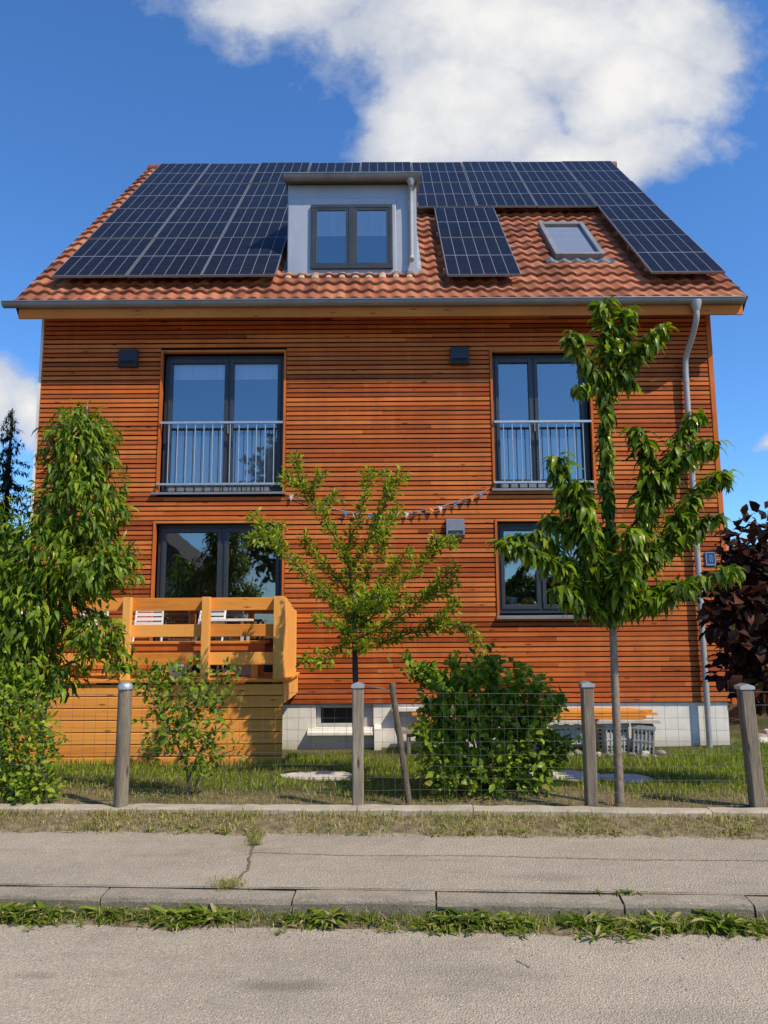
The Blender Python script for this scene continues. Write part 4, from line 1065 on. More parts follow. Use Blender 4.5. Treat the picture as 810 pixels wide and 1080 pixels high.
tag(ps.build('stone_plate', 'stone_slab', None, .012), 'pale broken concrete plate lying on top of the two right crates', 'plate')
def rubble(n, xr, yr, zf, smin, smax, name, label):
    for i in range(n):
        s = random.uniform(smin, smax); x = random.uniform(*xr); y = random.uniform(*yr); z = zf(x, y)
        m = MB(); mx = Matrix.Translation((x, y, z + s * .25)) @ Matrix.Rotation(random.random() * 6, 4, 'Z') @ Matrix.Rotation(random.uniform(-.4, .4), 4, 'X')
        vs = []; k = 7
        for zz, rr in ((-.4, .7), (0, 1.0), (.4, .72)):
            for j in range(k): t = 2 * math.pi * j / k; q = rr * random.uniform(.75, 1.15); vs.append((s * q * math.cos(t), s * .7 * q * math.sin(t), s * zz))
        m.add(vs, [(r_ * k + j, r_ * k + (j + 1) % k, (r_ + 1) * k + (j + 1) % k, (r_ + 1) * k + j) for r_ in range(2) for j in range(k)] + [tuple(range(k - 1, -1, -1)), tuple(range(2 * k, 3 * k))], random.random(), False, mx)
        tag(m.build(name, 'rubble' if i % 3 else 'stone_slab', None, s * .12), label, 'stone', label.replace('a ', '').replace('stone', 'stones'))
rubble(16, (2.3, 4.0), (11.0, 11.45), lawn_z, .04, .10, 'stone', 'rough stone lying in the gravel before the grey crates')
rubble(16, (5.5, 7.4), (11.8, 12.6), lawn_z, .12, .24, 'bank_stone', 'rough stone of the bank right of the house')
pv = MB()
def slab(cx_, cy, w, d, rz, label):
    m = MB(); n = 9
    pts = [(w / 2 * math.cos(2 * math.pi * i / n) * random.uniform(.85, 1.1), d / 2 * math.sin(2 * math.pi * i / n) * random.uniform(.85, 1.1)) for i in range(n)]
    z = float(lawn_z(np.array(cx_), np.array(cy)))
    m.prism(pts, 'Z', -.05, .026, .5, mx=Matrix.Translation((cx_, cy, z)) @ Matrix.Rotation(rz, 4, 'Z'))
    tag(m.build('stepping_stone', 'stone_slab', None, .01), label, 'stepping stone')
slab(-.77, 9.05, .85, .55, .1, 'pale irregular stepping stone in the grass before the cellar window')
slab(1.95, 8.75, .95, .60, -.1, 'pale stepping stone in the grass left of the third fence post')
slab(2.62, 8.70, .6, .55, .2, 'pale stepping stone beside the young cherry trunk')

# ================================================================= TREES AND SHRUBS
def branches(name, paths, r0, r1, material, parent, wob=.12):
    m = MB()
    for i, p in enumerate(paths):
        q = smooth_path(p, 2); k = len(q)
        a, b = (r0[i] if hasattr(r0, '__len__') else r0), r1
        m.tube(q, [a + (b - a) * (j / (k - 1)) ** .8 for j in range(k)], 8, .5, wob=wob)
    return m.build(name, material, parent)

def rot_rand(d, amt): return norm(d + rng.normal(size=d.shape) * amt)

# --- young sweet cherry: bare trunk, whips thick with hanging leaves
ch_ = empty('cherry_tree', (2.06, 7.2, 0), 'young cherry tree with slim bare trunk and long drooping dark leaves', 'tree')
branches('trunk', CHERRY[:1], [.045], .034, 'bark_grey', ch_)
branches('limb', CHERRY[1:], [.034] + [.016] * 40, .005, 'bark_dark', ch_)
# spurs along every whip, each with a rosette of arching, drooping leaves
P_, T_, S_ = sample_paths([smooth_path(p, 2) for p in CHERRY[1:]], .052, .04)
P_ = P_ + rng.normal(size=P_.shape) * .012
P_ = np.concatenate([P_, np.array([p[-1] for p in CHERRY[1:]])]); T_ = np.concatenate([T_, np.array([[0, 0, 1.0]] * (len(CHERRY) - 1))]); S_ = np.concatenate([S_, np.ones(len(CHERRY) - 1)])
per = 16
size = rng.uniform(.75, 1.2, len(P_))
P_ = np.repeat(P_, per, 0); T_ = np.repeat(T_, per, 0); S_ = np.repeat(S_, per); size = np.repeat(size, per); n = len(P_)
lead = (P_[:, 2] > 2.55) & (np.abs(P_[:, 0] - 2.05) < .2) & (P_[:, 2] < 4.25)
az = rng.random(n) * 6.283
out_ = np.stack([np.cos(az), np.sin(az), np.zeros(n)], -1)
base = P_ + out_ * np.where(lead, .028, .035)[:, None] * rng.random((n, 1)) + rng.normal(size=(n, 3)) * np.where(lead, .010, .016)[:, None]
axis = out_ * np.where(lead, .55, 1.0)[:, None] + np.array([0, 0, 1.0]) * np.where(lead, rng.uniform(-1.0, -.2, n), rng.uniform(-1.0, .35, n))[:, None] + rng.normal(size=(n, 3)) * .15
upv = np.array([0, 0, 1.0]) + out_ * .25 + rng.normal(size=(n, 3)) * .28
L = rng.uniform(.09, .165, n) * size * np.where(lead, .88, 1.0)
keep = rng.random(n) < .93
leaves('crown', base[keep], axis[keep], upv[keep], L[keep], (L * rng.uniform(.32, .45, n))[keep], 'leaf_cherry', ch_, bend=.68, fold=.17)

# --- slim plum: open fan of branches set with small leaves
pm = empty('plum_tree', (-.29, 9.3, -.15), 'slender young tree with open fan of feathery yellow-green branches', 'tree')
branches('trunk', PLUM[:1], [.040], .032, 'bark_dark', pm)
branches('limb', PLUM[1:], [.024] + [.012] * 40, .004, 'bark_brown', pm)
P_, T_, S_ = sample_paths([smooth_path(p, 2) for p in PLUM[1:]], .0095, .05)
tw = 6
P_ = np.repeat(P_, tw, 0); T_ = np.repeat(T_, tw, 0); n = len(P_)
out_ = rng.normal(size=(n, 3)); out_ = norm(out_ - T_ * (out_ * T_).sum(1, keepdims=True))
clump = .5 + .5 * np.sin(P_[:, 0] * 21 + P_[:, 2] * 17) * np.sin(P_[:, 2] * 26 - P_[:, 0] * 7)
spread = .035 + .115 * clump * rng.random(n)
base = P_ + out_ * (spread * rng.random(n))[:, None]
axis = out_ * .8 + T_ * rng.uniform(0, .9, (n, 1)) + np.array([0, 0, .15]) + rng.normal(size=(n, 3)) * .35
upv = np.array([0, -.3, 1.0]) + rng.normal(size=(n, 3)) * .5
keep = rng.random(n) < .40 + .5 * clump
L = rng.uniform(.04, .092, n)
leaves('crown', base[keep], axis[keep], upv[keep], L[keep], (L * rng.uniform(.28, .48, n))[keep], 'leaf_plum', pm, bend=.25, fold=.14)

def in_ellipsoids(E, shell=.55, scale=1.0):
    Ps, Ns = [], []
    for cx_, cy, cz, rx, ry, rz, cnt in E:
        cnt = int(cnt * scale)
        d = norm(rng.normal(size=(cnt, 3))); r = shell + (1 - shell) * rng.random((cnt, 1)) ** .6
        lump = 1 + .16 * np.sin(d[:, :1] * 7 + cx_ * 5) * np.sin(d[:, 2:] * 8 + cz * 3)
        Ps.append(np.array([cx_, cy, cz]) + d * r * lump * [rx, ry, rz]); Ns.append(norm(d / [rx, ry, rz]))
    return np.concatenate(Ps), np.concatenate(Ns)

# --- leafy tree at left
lt = empty('pear_tree', (-3.7, 8.3, 0), 'dense bushy fruit tree with glossy hanging leaves at the left end of the fence', 'tree')
branches('trunk', LEFTTREE[:1], [.050], .012, 'bark_grey', lt)
branches('limb', LEFTTREE[1:], .018, .004, 'bark_brown', lt)
base, nr = in_ellipsoids(LEFTCROWN, .35, 2.9); n = len(base)
Pb, Tb, Sb = sample_paths([smooth_path(p) for p in LEFTTREE[1:]], .02, .2)
base = np.concatenate([base, Pb + rng.normal(size=Pb.shape) * .05]); nr = np.concatenate([nr, norm(rng.normal(size=Pb.shape))]); n = len(base)
gap = np.sin(base[:, 0] * 9 + 1) * np.sin(base[:, 2] * 8.2) + .6 * np.sin(base[:, 0] * 17 + base[:, 2] * 13)
keep = (gap > -.8) | (rng.random(n) < .3)
axis = nr * [.9, .9, .3] + np.array([0, -.1, -1.0]) * rng.uniform(-.1, .9, (n, 1)) + rng.normal(size=(n, 3)) * .4
upv = nr * .4 + np.array([0, -.1, 1.0]) + rng.normal(size=(n, 3)) * .35
L = rng.uniform(.085, .15, n)
leaves('crown', base[keep], axis[keep], upv[keep], L[keep], (L * rng.uniform(.25, .38, n))[keep], 'leaf_left', lt, bend=.7, fold=.18)

def shrub(name, E, stems, label, cat, material, stem_mat, lmin, lmax, wr=(.5, .7), up=.5, shell=.35, scale=1.0, bend=.2, parts=('stem', 'foliage'), gaps=.5, jitter=.5, extra=0):
    c0 = E[0]; s = empty(name, (c0[0], c0[1], 0), label, cat)
    branches(parts[0], stems, .014, .004, stem_mat, s)
    base, nr = in_ellipsoids(E, shell, scale)
    if extra:
        Pb, Tb, Sb = sample_paths([smooth_path(p) for p in stems], extra, .3)
        base = np.concatenate([base, Pb + rng.normal(size=Pb.shape) * .035]); nr = np.concatenate([nr, norm(rng.normal(size=Pb.shape))])
    n = len(base)
    gp = np.sin(base[:, 0] * 13 + 2) * np.sin(base[:, 2] * 12) + .6 * np.sin(base[:, 0] * 23 + base[:, 2] * 19)
    keep = (gp > -gaps) | (rng.random(n) < .3)
    keep &= base[:, 2] > .0
    axis = nr * .7 + np.array([0, 0, 1.0]) * rng.uniform(-.5, 1, (n, 1)) * up + rng.normal(size=(n, 3)) * jitter
    upv = np.array([0, -.5, 1.0]) + nr * .5 + rng.normal(size=(n, 3)) * .5
    L = rng.uniform(lmin, lmax, n)
    leaves(parts[1], base[keep], axis[keep], upv[keep], L[keep], (L * rng.uniform(*wr, n))[keep], material, s, bend=bend, fold=.12)
    return s
shrub('bush', BUSH, BUSHSTEMS, 'dense round green bush behind the fence between second and third post', 'bush', 'leaf_bush', 'bark_brown', .06, .115, (.45, .62), .7, .2, 1.6, extra=.0022, gaps=.42, jitter=.7)
shrub('shrub', LEFTSHRUB, [[(-3.3, 7.5, 0), (-3.4, 7.5, .6), (-3.3, 7.5, 1.0)], [(-3.4, 7.6, 0), (-3.6, 7.6, .7)]], 'low bright green shrub under the tree at the left edge', 'shrub', 'leaf_bush', 'bark_brown', .045, .085, (.4, .6), .5, .3, 2.6, gaps=.9)
shrub('sapling', SAPLING, SAPSTEMS, 'small sapling with light green lobed leaves before the deck', 'sapling', 'leaf_sapling', 'bark_brown', .045, .085, (.42, .62), .3, .1, 2.2, parts=('trunk', 'crown'), jitter=.8, gaps=.35, extra=.02)
cpE = COPPER
shrub('copper_tree', cpE, [[(4.05, 8.1, 0), (4.0, 8.1, .9), (3.95, 8.0, 2.2)], [(4.0, 8.1, .8), (3.75, 7.9, 1.9)], [(4.05, 8.1, .5), (4.3, 8.1, 2.1)]], 'dark purple-leaved hazel at the right edge behind the last post', 'tree', 'leaf_copper', 'bark_dark', .09, .17, (.58, .82), -.25, .25, 2.4, .34, parts=('trunk', 'crown'), gaps=.6)

# small herb tufts in the garden
for x, y, h, lab in ((.47, 7.75, .36, 'thin pale herb with upright stems left of the bush'), (.62, 7.5, .24, 'small leafy herb in the grass left of the bush')):
    hb = empty('garden_herb', (x, y, 0), lab, 'plant')
    stm = []; bs = []
    for k in range(5):
        a = random.random() * 6.28; e = (x + .10 * math.cos(a), y + .06 * math.sin(a), h * random.uniform(.6, 1)); stm.append([(x, y, 0), (x + .03 * math.cos(a), y, h * .5), e])
    branches('stem', stm, .004, .002, 'leaf_sapling', hb)
    Pb, Tb, Sb = sample_paths(stm, .012, .3); n = len(Pb); d = norm(rng.normal(size=(n, 3)) + [0, 0, .4])
    leaves('foliage', Pb, d, np.tile([0, -.3, 1.0], (n, 1)), rng.uniform(.03, .06, n), rng.uniform(.014, .026, n), 'leaf_sapling', hb)

# ================================================================= GRASS AND WEEDS
def blades(name, base, height, lean, width, material, rnd=None):
    n = len(base); az = rng.random(n) * 6.28
    side = np.stack([np.cos(az), np.sin(az), np.zeros(n)], -1) * (width / 2)[:, None]
    ld = np.stack([np.cos(az + 1.3 + rng.normal(size=n) * .6), np.sin(az + 1.3), np.zeros(n)], -1)
    m = base + ld * (lean * height * .25)[:, None] + np.array([0, 0, 1.0]) * (height * .6)[:, None]
    t = base + ld * (lean * height)[:, None] + np.array([0, 0, 1.0]) * (height * (1 - .35 * lean))[:, None]
    V = np.stack([base - side, base + side, m + side * .75, m - side * .75, t], 1).reshape(-1, 3)
    q = np.array([0, 1, 2, 3, 3, 2, 4]); F = (q[None] + (np.arange(n) * 5)[:, None]).ravel()
    rnd = rng.random(n) if rnd is None else rnd
    o = mesh_np(name, V, F, np.tile([4, 3], n), np.repeat(rnd, 2), material)
    return tag(o, kind='stuff')

def lawn_pts(n, x0, x1, y0, y1):
    x = rng.uniform(x0, x1, n); y = rng.uniform(y0, y1, n)
    return x, y
# green lawn
n = 90000
x, y = lawn_pts(n, -6.2, 6.6, 7.35, 12.4)
v = x * math.sin(A) + y * math.cos(A)
pat = np.sin(x * 2.1 + 1) * np.sin(y * 2.7) + .6 * np.sin(x * 5.3) * np.sin(y * 4.1 + 2)
p = smooth01(7.5, 8.5, v + .25 * pat + .5 * smooth01(1.0, 3.0, x)) * (.45 + .35 * (pat > -.2))
p *= ~((y > 11.55) & (x > -1.4) & (x < 5.3)); p *= ~((y > 10.3) & (x < -1.35)); p *= 1 - .75 * ((y > 11.0) & (x > -1.3) & (x < 4.1))
for cx_, cy, w, d in ((-.77, 9.05, .42, .27), (1.95, 8.75, .48, .30), (2.62, 8.70, .3, .27)): p *= ((x - cx_) / w) ** 2 + ((y - cy) / d) ** 2 > 1
k = rng.random(n) < p
x, y = x[k], y[k]; base = np.stack([x, y, lawn_z(x, y) - .01], -1); n = len(x)
h = rng.uniform(.035, .10, n) * (1 + .5 * (y > 9.8))
blades('lawn_grass', base, h, rng.uniform(.1, .9, n), rng.uniform(.005, .010, n), 'grass_green')
# dry grass by the fence and thinner everywhere
n = 60000
x, y = lawn_pts(n, -6, 6, 6.9, 10.5); v = x * math.sin(A) + y * math.cos(A)
pat = np.sin(x * 3.1) * np.sin(y * 3.7 + 1)
p = (1 - smooth01(7.6, 8.8, v + .3 * pat)) * .72 + .07
k = (rng.random(n) < p) & (v > 7.06)
k &= ~((y > 10.3) & (x < -1.3))
x, y = x[k], y[k]; n = len(x)
blades('dry_grass', np.stack([x, y, lawn_z(x, y) - .008], -1), rng.uniform(.02, .075, n), rng.uniform(.4, 1.25, n), rng.uniform(.003, .006, n), 'grass_dry')
# verge strip between pavement and fence
n = 22000
u = rng.uniform(-5, 5, n); v = 6.30 + .60 * rng.random(n) ** .8
pat = np.sin(u * 4.3) * np.sin(u * 1.9 + 1) + .5 * np.sin(u * 11)
k = rng.random(n) < .55 + .35 * pat
u, v = u[k], v[k]; n = len(u)
P3 = np.stack([u * math.cos(A) + v * math.sin(A), -u * math.sin(A) + v * math.cos(A), .0 + .02 * smooth01(6.3, 6.45, v)], -1)
blades('verge_grass', P3, rng.uniform(.015, .06, n) * (1 + .5 * (v > 6.72)), rng.uniform(.5, 1.4, n), rng.uniform(.0035, .007, n), 'grass_dry', np.clip(rng.random(n) + .03 * (pat[k] > .6), 0, 1))

def rosettes(name, centers, sizes, material, per=(7, 13), flat=.55, wr=(.16, .26)):
    B, Ax, Up, L = [], [], [], []
    for c, s in zip(centers, sizes):
        m = random.randint(*per)
        for i in range(m):
            a = random.random() * 6.28; e = random.uniform(.15, 1.0) * (1 - flat) + random.random() * .5
            B.append(np.array(c) + [random.gauss(0, .008), random.gauss(0, .008), 0]); Ax.append((math.cos(a), math.sin(a), e)); Up.append((random.gauss(0, .2), random.gauss(0, .2), 1)); L.append(s * random.uniform(.55, 1.15))
    L = np.array(L)
    o = leaves(name, np.array(B), np.array(Ax), np.array(Up), L, L * rng.uniform(*wr, len(L)), material, bend=.30, fold=.16)
    return tag(o, kind='stuff')
# weeds at the foot of the kerb
cs, sz = [], []
for i in range(1150):
    u = random.uniform(-3.2, 3.2)
    dens = .42 + .42 * math.sin(u * 3.2 + .6) * math.sin(u * 1.3 + 2) + .30 * math.sin(u * 7.1) + .18 * math.sin(u * 15.3)
    if random.random() > dens: continue
    v = 4.875 - abs(random.gauss(0, .085)) - .0
    if v < 4.62: continue
    cs.append(st(u, v, -.092)); sz.append(random.uniform(.045, .125) * (.75 + .35 * dens) * (1.25 if v > 4.8 else .85))
for u, v, s in ((-1.36, 4.86, .17), (-1.30, 4.83, .15), (-.62, 4.85, .17), (-.60, 4.83, .16), (1.66, 4.86, .20), (1.70, 4.83, .17), (1.62, 4.82, .15), (-1.98, 4.87, .17)):
    for q in range(3): cs.append(st(u + random.gauss(0, .02), v, -.09)); sz.append(s)
rosettes('kerb_weeds', cs, sz, 'weed_green')
n = 3600
u = rng.uniform(-3.4, 3.4, n); v = 4.885 - np.abs(rng.normal(0, .09, n)); k = v > 4.62; u, v = u[k], v[k]; n = len(u)
blades('kerb_grass', np.stack([u * math.cos(A) + v * math.sin(A), -u * math.sin(A) + v * math.cos(A), np.full(n, -.09)], -1), rng.uniform(.025, .085, n), rng.uniform(.4, 1.3, n), rng.uniform(.003, .007, n), 'weed_green', np.clip(rng.random(n) + .06, 0, 1))
# weeds in verge, in the crack and in the kerb seam
cs, sz = [], []
for i in range(760):
    u = random.uniform(-4, 4); v = random.uniform(6.34, 6.86)
    if math.sin(u * 4.3) * math.sin(u * 1.9 + 1) + .5 * math.sin(u * 11) < random.uniform(-.4, .8): continue
    cs.append(st(u, v, .012)); sz.append(random.uniform(.03, .085))
for u, v, s in ((-1.37, 6.28, .08), (-1.35, 6.2, .07), (-1.39, 6.33, .09), (-1.33, 6.05, .06), (1.14, 5.08, .05), (1.19, 5.085, .06), (1.24, 5.08, .05), (1.04, 5.08, .04), (2.9, 6.4, .14), (3.0, 6.45, .12)):
    for q in range(2): cs.append(st(u + random.gauss(0, .015), v + random.gauss(0, .01), .006)); sz.append(s)
rosettes('verge_weeds', cs, sz, 'weed_green', (6, 10))
cs = []; n = 500
u = np.concatenate([rng.normal(-1.29, .05, 260), rng.normal(-1.36, .03, 240)]); v = np.concatenate([rng.normal(5.14, .05, 260), rng.normal(6.2, .08, 240)])
blades('crack_grass', np.stack([u * math.cos(A) + v * math.sin(A), -u * math.sin(A) + v * math.cos(A), np.full(n, .004)], -1), rng.uniform(.02, .07, n), rng.uniform(.6, 1.5, n), rng.uniform(.002, .005, n), 'grass_dry')
# loose grit and clods near the weeds and on the tarmac
gm_ = MB()
for i in range(330):
    u = random.uniform(-3, 3); v = 4.72 - abs(random.gauss(0, .16)) if i % 3 else random.uniform(3.4, 4.7)
    s = random.uniform(.003, .009); c0 = Vector(st(u, v, -.098)); vs = []
    for j in range(6):
        a = j * 1.047; vs.append(tuple(c0 + Vector((s * math.cos(a) * random.uniform(.7, 1.2), s * math.sin(a) * random.uniform(.7, 1.2), 0))))
    vs.append(tuple(c0 + Vector((s * .2, 0, s * .8))))
    gm_.add(vs, [(j, (j + 1) % 6, 6) for j in range(6)])
tag(gm_.build('road_grit', 'rubble'), kind='stuff')

# ================================================================= BEYOND THE GARDEN
def spruce(x, y, z0, h, r, label, n_br=120, material='needle_dark', seed=1):
    t = empty('spruce', (x, y, z0), label, 'tree')
    m = MB(); m.tube([(x, y, z0), (x, y, z0 + h)], [.16, .015], 8); m.build('trunk', 'bark_dark', t)
    B, Ax, Up, L = [], [], [], []
    for i in range(n_br):
        f = (i + random.random()) / n_br; zz = z0 + h * (.06 + .93 * f); rr = r * (1 - f) ** .8 * random.uniform(.7, 1.1) + .06
        a = random.random() * 6.28; d = np.array([math.cos(a), math.sin(a), 0])
        k = max(5, int(rr / .035))
        for j in range(k):
            q = (j + .5) / k; p = np.array([x, y, zz]) + d * rr * q + np.array([0, 0, -.28 * rr * q * q + .1 * rr * q])
            for s in range(5):
                B.append(p + rng.normal(size=3) * .02); Ax.append(d * .7 + rng.normal(size=3) * .7 + [0, 0, -.15]); Up.append((0, -.2, 1)); L.append(random.uniform(.10, .22) * (1.1 - .4 * f))
    L = np.array(L)
    leaves('crown', np.array(B), np.array(Ax), np.array(Up), L, L * .30, material, t, bend=.2, fold=.1)
spruce(-8.95, 18, -.3, 7.15, 1.5, 'tall dark blue-green spruce in the distance left of the house', 130)
spruce(-10.1, 17.5, -.3, 5.7, 1.9, 'lower dark spruce at the left edge behind the fruit tree', 130)

def far_tree(name, x, y, z0, zt, h, r, label, n, material='leaf_far', lsz=(.14, .26), group=None):
    t = empty(name, (x, y, z0), label, 'tree', group)
    br = [[(x, y, z0), (x + .1, y, zt), (x, y, z0 + h * .8)]] + [[(x, y, zt), (x + r * .7 * math.cos(a), y + r * .6 * math.sin(a), zt + h * random.uniform(.2, .5))] for a in (0.3, 1.7, 3.0, 4.4)]
    branches('trunk', br, .12, .02, 'bark_dark', t)
    E = []
    for i in range(9):
        a = random.random() * 6.28; q = random.uniform(.2, .7) * r; zz = z0 + h * random.uniform(.35, .82)
        E.append((x + q * math.cos(a), y + q * math.sin(a), zz, r * random.uniform(.35, .55), r * .5, h * random.uniform(.12, .2), n // 9))
    base, nr = in_ellipsoids(E, .4); k = len(base)
    L = rng.uniform(*lsz, k)
    leaves('crown', base, nr + rng.normal(size=(k, 3)) * .6, nr + [0, -.3, 1], L, L * .6, material, t)
far_tree('garden_tree', -8.4, 15, -.3, .6, 4.2, 1.6, 'green tree far left beside the house behind the fruit tree', 1800)
far_tree('garden_tree', 8.3, 16.5, .2, .8, 3.4, 1.8, 'shady green bush on the bank right of the house', 1500)
far_tree('garden_tree', 6.9, 14.5, .2, .4, 1.5, .8, 'low dark bush beside the right corner of the house', 800)
def hedge(x0, x1, y, h, label):
    t = empty('hedge', ((x0 + x1) / 2, y, -.3), label, 'hedge')
    E = [(x0 + (x1 - x0) * (i + .5) / 6, y, h * random.uniform(.4, .55), (x1 - x0) / 9, .6, h * .55, 420) for i in range(6)]
    base, nr = in_ellipsoids(E, .5); k = len(base); L = rng.uniform(.10, .2, k)
    leaves('foliage', base, nr + rng.normal(size=(k, 3)) * .6, nr + [0, -.3, 1], L, L * .6, 'leaf_far', t)
hedge(-13, -6.4, 13.6, 2.4, 'dark green hedge left of the house behind the deck')
hedge(6.4, 14, 19, 2.2, 'dark green hedge on the bank beyond the right corner')

def far_house(x0, x1, y0, y1, z0, ze, zr, label, roof_m, wall_m, hip=0.0, chim=True, ridge='X', win=()):
    h = empty('neighbour_house', ((x0 + x1) / 2, (y0 + y1) / 2, z0), label, 'house')
    MB().box(x0, x1, y0, y1, z0, ze).build('wall', wall_m, h)
    o = .45; a, b, c, d = x0 - o, x1 + o, y0 - o, y1 + o
    if ridge == 'X':
        ym = (c + d) / 2; q = hip * (b - a) / 2
        vs = [(a, c, ze - .2), (b, c, ze - .2), (b, d, ze - .2), (a, d, ze - .2), (a + q, ym, zr), (b - q, ym, zr)]
        fs = [(0, 1, 5, 4), (2, 3, 4, 5), (1, 2, 5), (3, 0, 4), (3, 2, 1, 0)]
    else:
        xm = (a + b) / 2; vs = [(a, c, ze - .2), (b, c, ze - .2), (b, d, ze - .2), (a, d, ze - .2), (xm, c, zr), (xm, d, zr)]
        fs = [(0, 4, 5, 3), (4, 1, 2, 5), (0, 1, 4), (2, 3, 5), (3, 2, 1, 0)]
    r = MB(); r.add(vs, fs); rf = r.build('roof', roof_m, h)
    if chim: MB().box((x0 + x1) / 2 - .3, (x0 + x1) / 2 + .3, (y0 + y1) / 2 - .3, (y0 + y1) / 2 + .3, zr - .8, zr + .8).build('chimney', 'terracotta', rf)
    for wx, wy, wz, ww, wh in win:
        f = MB(); f.box(wx - ww / 2, wx + ww / 2, wy - .02, wy + .06, wz, wz + wh); wf = f.build('window', 'white_wood', h)
        MB().box(wx - ww / 2 + .07, wx + ww / 2 - .07, wy + .0605 if wy < 0 else wy - .05, wy + .064 if wy < 0 else wy - .0205, wz + .07, wz + wh - .07).build('pane', 'window_glass', wf)
far_house(8.6, 12.2, 24, 30, -.3, 2.9, 5.1, 'house with weathered red hipped roof peeping out right of the timber facade', 'roof_far', 'render_pale', .75, False)
# across the street, seen only as reflections in the window panes
far_house(-16.5, -9.4, -23, -15.5, 0, 4.3, 7.4, 'house across the street mirrored in the lower left door', 'roof_dark', 'render_pale', 0, True, 'Y', ((-11.2, -15.5, 1.4, 1.1, 1.3), (-13.6, -15.5, 1.4, 1.1, 1.3), (-12.9, -15.5, 4.1, 1.1, 1.1)))
far_tree('street_tree', -4.9, -14.5, 0, 2.5, 12.5, 3.2, 'big tree across the street mirrored in the left windows', 3600, 'leaf_far', (.25, .45))
far_tree('street_tree', 7.4, -15.5, 0, 1.2, 4.4, 3.4, 'low tree across the street mirrored in the lower right window', 2200, 'leaf_far', (.25, .45))
spruce(-8.6, -15.2, 0, 6.6, 1.1, 'slim spruce across the street mirrored in the lower left door', 90)

# ================================================================= CAMERA, SUN, SKY
cam = bpy.data.cameras.new('camera'); cam.sensor_fit = 'HORIZONTAL'; cam.sensor_width = 36; cam.lens = 36 * 811 / 810
cam.clip_start = .05; cam.clip_end = 2000
co = bpy.data.objects.new('camera', cam); COL.objects.link(co)
co.matrix_world = Matrix.Translation((0, 0, 1.65)) @ Matrix.Rotation(R(90 + 8.27), 4, 'X') @ Matrix.Rotation(-.006, 4, 'Z')
scene.camera = co

EL, AZ = R(49.5), R(51.5)
sdir = Vector((math.cos(EL) * math.sin(AZ), -math.cos(EL) * math.cos(AZ), math.sin(EL)))
sl = bpy.data.lights.new('sun', 'SUN'); sl.energy = SUN; sl.angle = R(.53); sl.color = (1, .89, .71)
so = bpy.data.objects.new('sun', sl); COL.objects.link(so); so.rotation_euler = sdir.to_track_quat('Z', 'Y').to_euler()

w = bpy.data.worlds.new('World'); scene.world = w; w.use_nodes = True
nt = w.node_tree; nt.nodes.clear(); k = N(nt)
sky = k.new('ShaderNodeTexSky', sky_type='NISHITA'); sky.sun_disc = False
sky.sun_elevation = EL; sky.sun_rotation = math.atan2(sdir.x, sdir.y); sky.air_density = 1.0; sky.dust_density = .35; sky.ozone_density = 2.5
tc = k.new('ShaderNodeTexCoord').outputs['Generated']
s = k.sep(tc)
ax = k.math('MAXIMUM', s[1], .05); gx = k.math('DIVIDE', s[0], ax); gz = k.math('DIVIDE', s[2], ax)
gv = k.new('ShaderNodeCombineXYZ'); k.put(gv.inputs[0], gx); k.put(gv.inputs[1], gz); gv = gv.outputs[0]
warp = k.new('ShaderNodeTexNoise'); k.put(warp.inputs['Vector'], gv); warp.inputs['Scale'].default_value = 4.5; warp.inputs['Detail'].default_value = 6
wv = k.new('ShaderNodeVectorMath', operation='MULTIPLY_ADD'); k.put(wv.inputs[0], warp.outputs['Color']); wv.inputs[1].default_value = (.16, .16, .16); 
off = k.new('ShaderNodeVectorMath', operation='SUBTRACT'); k.put(off.inputs[0], gv); off.inputs[1].default_value = (.08, .08, .08); k.put(wv.inputs[2], off.outputs[0]); gw = wv.outputs[0]
def blob(cx_, cz, rx, rz):
    m = k.new('ShaderNodeMapping'); k.put(m.inputs[0], gw); m.inputs['Location'].default_value = (-cx_ / rx, -cz / rz, 0); m.inputs['Scale'].default_value = (1 / rx, 1 / rz, 0)
    l = k.new('ShaderNodeVectorMath', operation='LENGTH'); k.put(l.inputs[0], m.outputs[0])
    return k.math('SUBTRACT', 1.0, l.outputs['Value'])
f = None
for b in ((.20, .86, .36, .19), (-.10, .95, .24, .15), (.13, .73, .20, .12), (.36, .77, .15, .13), (.42, .86, .10, .11), (.30, .66, .20, .06), (.05, .68, .12, .07), (-.56, .29, .13, .08), (-.47, .27, .05, .055), (.545, .235, .055, .018)):
    q = blob(*b); f = q if f is None else k.math('MAXIMUM', f, q)
fine = k.noise(gv, 11, 12, .66); mid = k.noise(gv, 4, 6, .55)
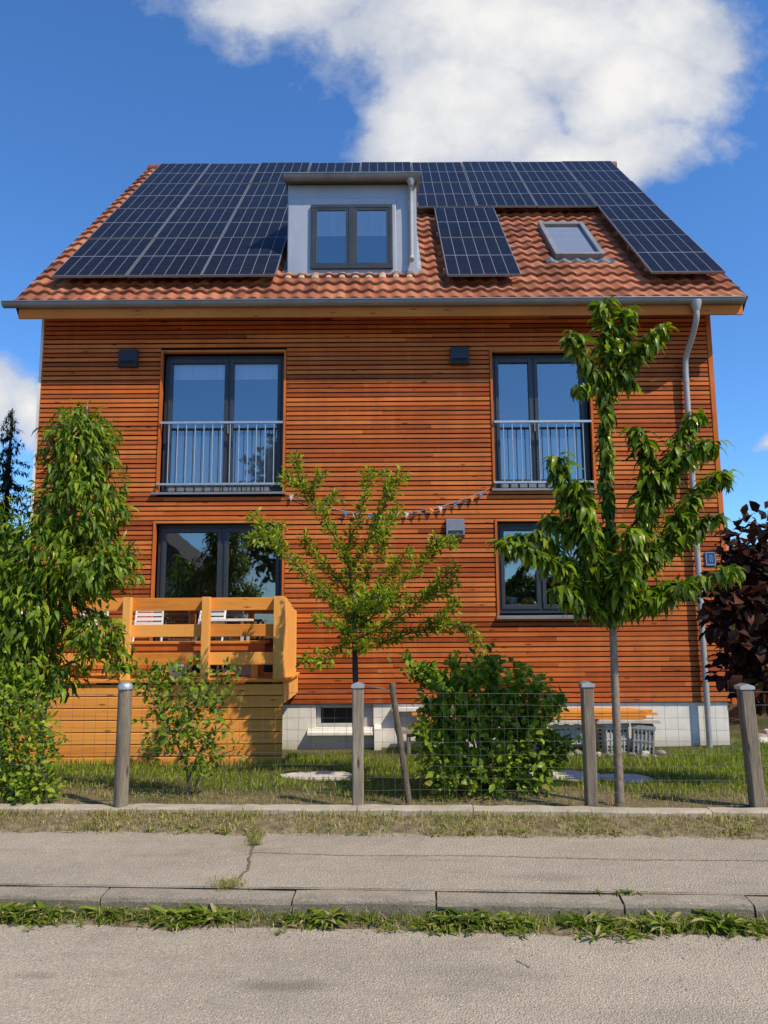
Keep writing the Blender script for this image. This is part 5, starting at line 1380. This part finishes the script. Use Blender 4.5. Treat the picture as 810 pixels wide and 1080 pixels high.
dens = k.math('ADD', f, k.math('MULTIPLY', k.math('SUBTRACT', k.math('ADD', k.math('MULTIPLY', fine, .65), k.math('MULTIPLY', mid, .35)), .5), 1.25))
front = k.ramp(s[1], [(.05, 0.0), (.15, 1.0)])
a1 = k.math('MULTIPLY', k.ramp(dens, [(.0, 0.0), (.13, .28), (.34, .86), (.62, 1.0)]), front)
# the sky behind the camera: scattered cumulus low over the roofs
bn = k.noise(k.scale(tc, (3, 3, 6)), 1.4, 7, .6)
a2 = k.math('MULTIPLY', k.ramp(bn, [(.52, 0.0), (.66, .8)]), k.math('MULTIPLY', k.ramp(s[1], [(.0, 1.0), (.05, 0.0)]), k.math('MULTIPLY', k.ramp(s[2], [(.0, 1.0), (.33, 0.0)]), 1.0)))
alpha = k.math('MAXIMUM', a1, a2)
shade = k.math('ADD', k.math('MULTIPLY', k.math('SUBTRACT', dens, .1), .55), k.math('MULTIPLY', k.math('SUBTRACT', k.noise(gv, 6.5, 7, .6), .45), .9))
ccol = k.mix(k.ramp(shade, [(.02, 0.0), (.55, 1.0)]), (.57, .62, .72), (1.0, .99, .97))
hs = k.new('ShaderNodeHueSaturation'); hs.inputs['Saturation'].default_value = SKYSAT; hs.inputs['Value'].default_value = 1.0; k.put(hs.inputs['Color'], sky.outputs[0])
bg1 = k.new('ShaderNodeBackground'); k.put(bg1.inputs[0], k.mix(1.0, hs.outputs[0], SKYTINT, 'MULTIPLY')); bg1.inputs[1].default_value = SKY
bg2 = k.new('ShaderNodeBackground'); k.put(bg2.inputs[0], ccol); bg2.inputs[1].default_value = .92
ms = k.mixsh(alpha, bg1.outputs[0], bg2.outputs[0])
wo = k.new('ShaderNodeOutputWorld'); nt.links.new(ms, wo.inputs[0])
scene.view_settings.view_transform = 'Standard'; scene.view_settings.look = 'None'; scene.view_settings.exposure = 0; scene.view_settings.gamma = 1
scene.cycles.max_bounces = 8; scene.cycles.transparent_max_bounces = 12; scene.cycles.caustics_reflective = False; scene.cycles.caustics_refractive = False
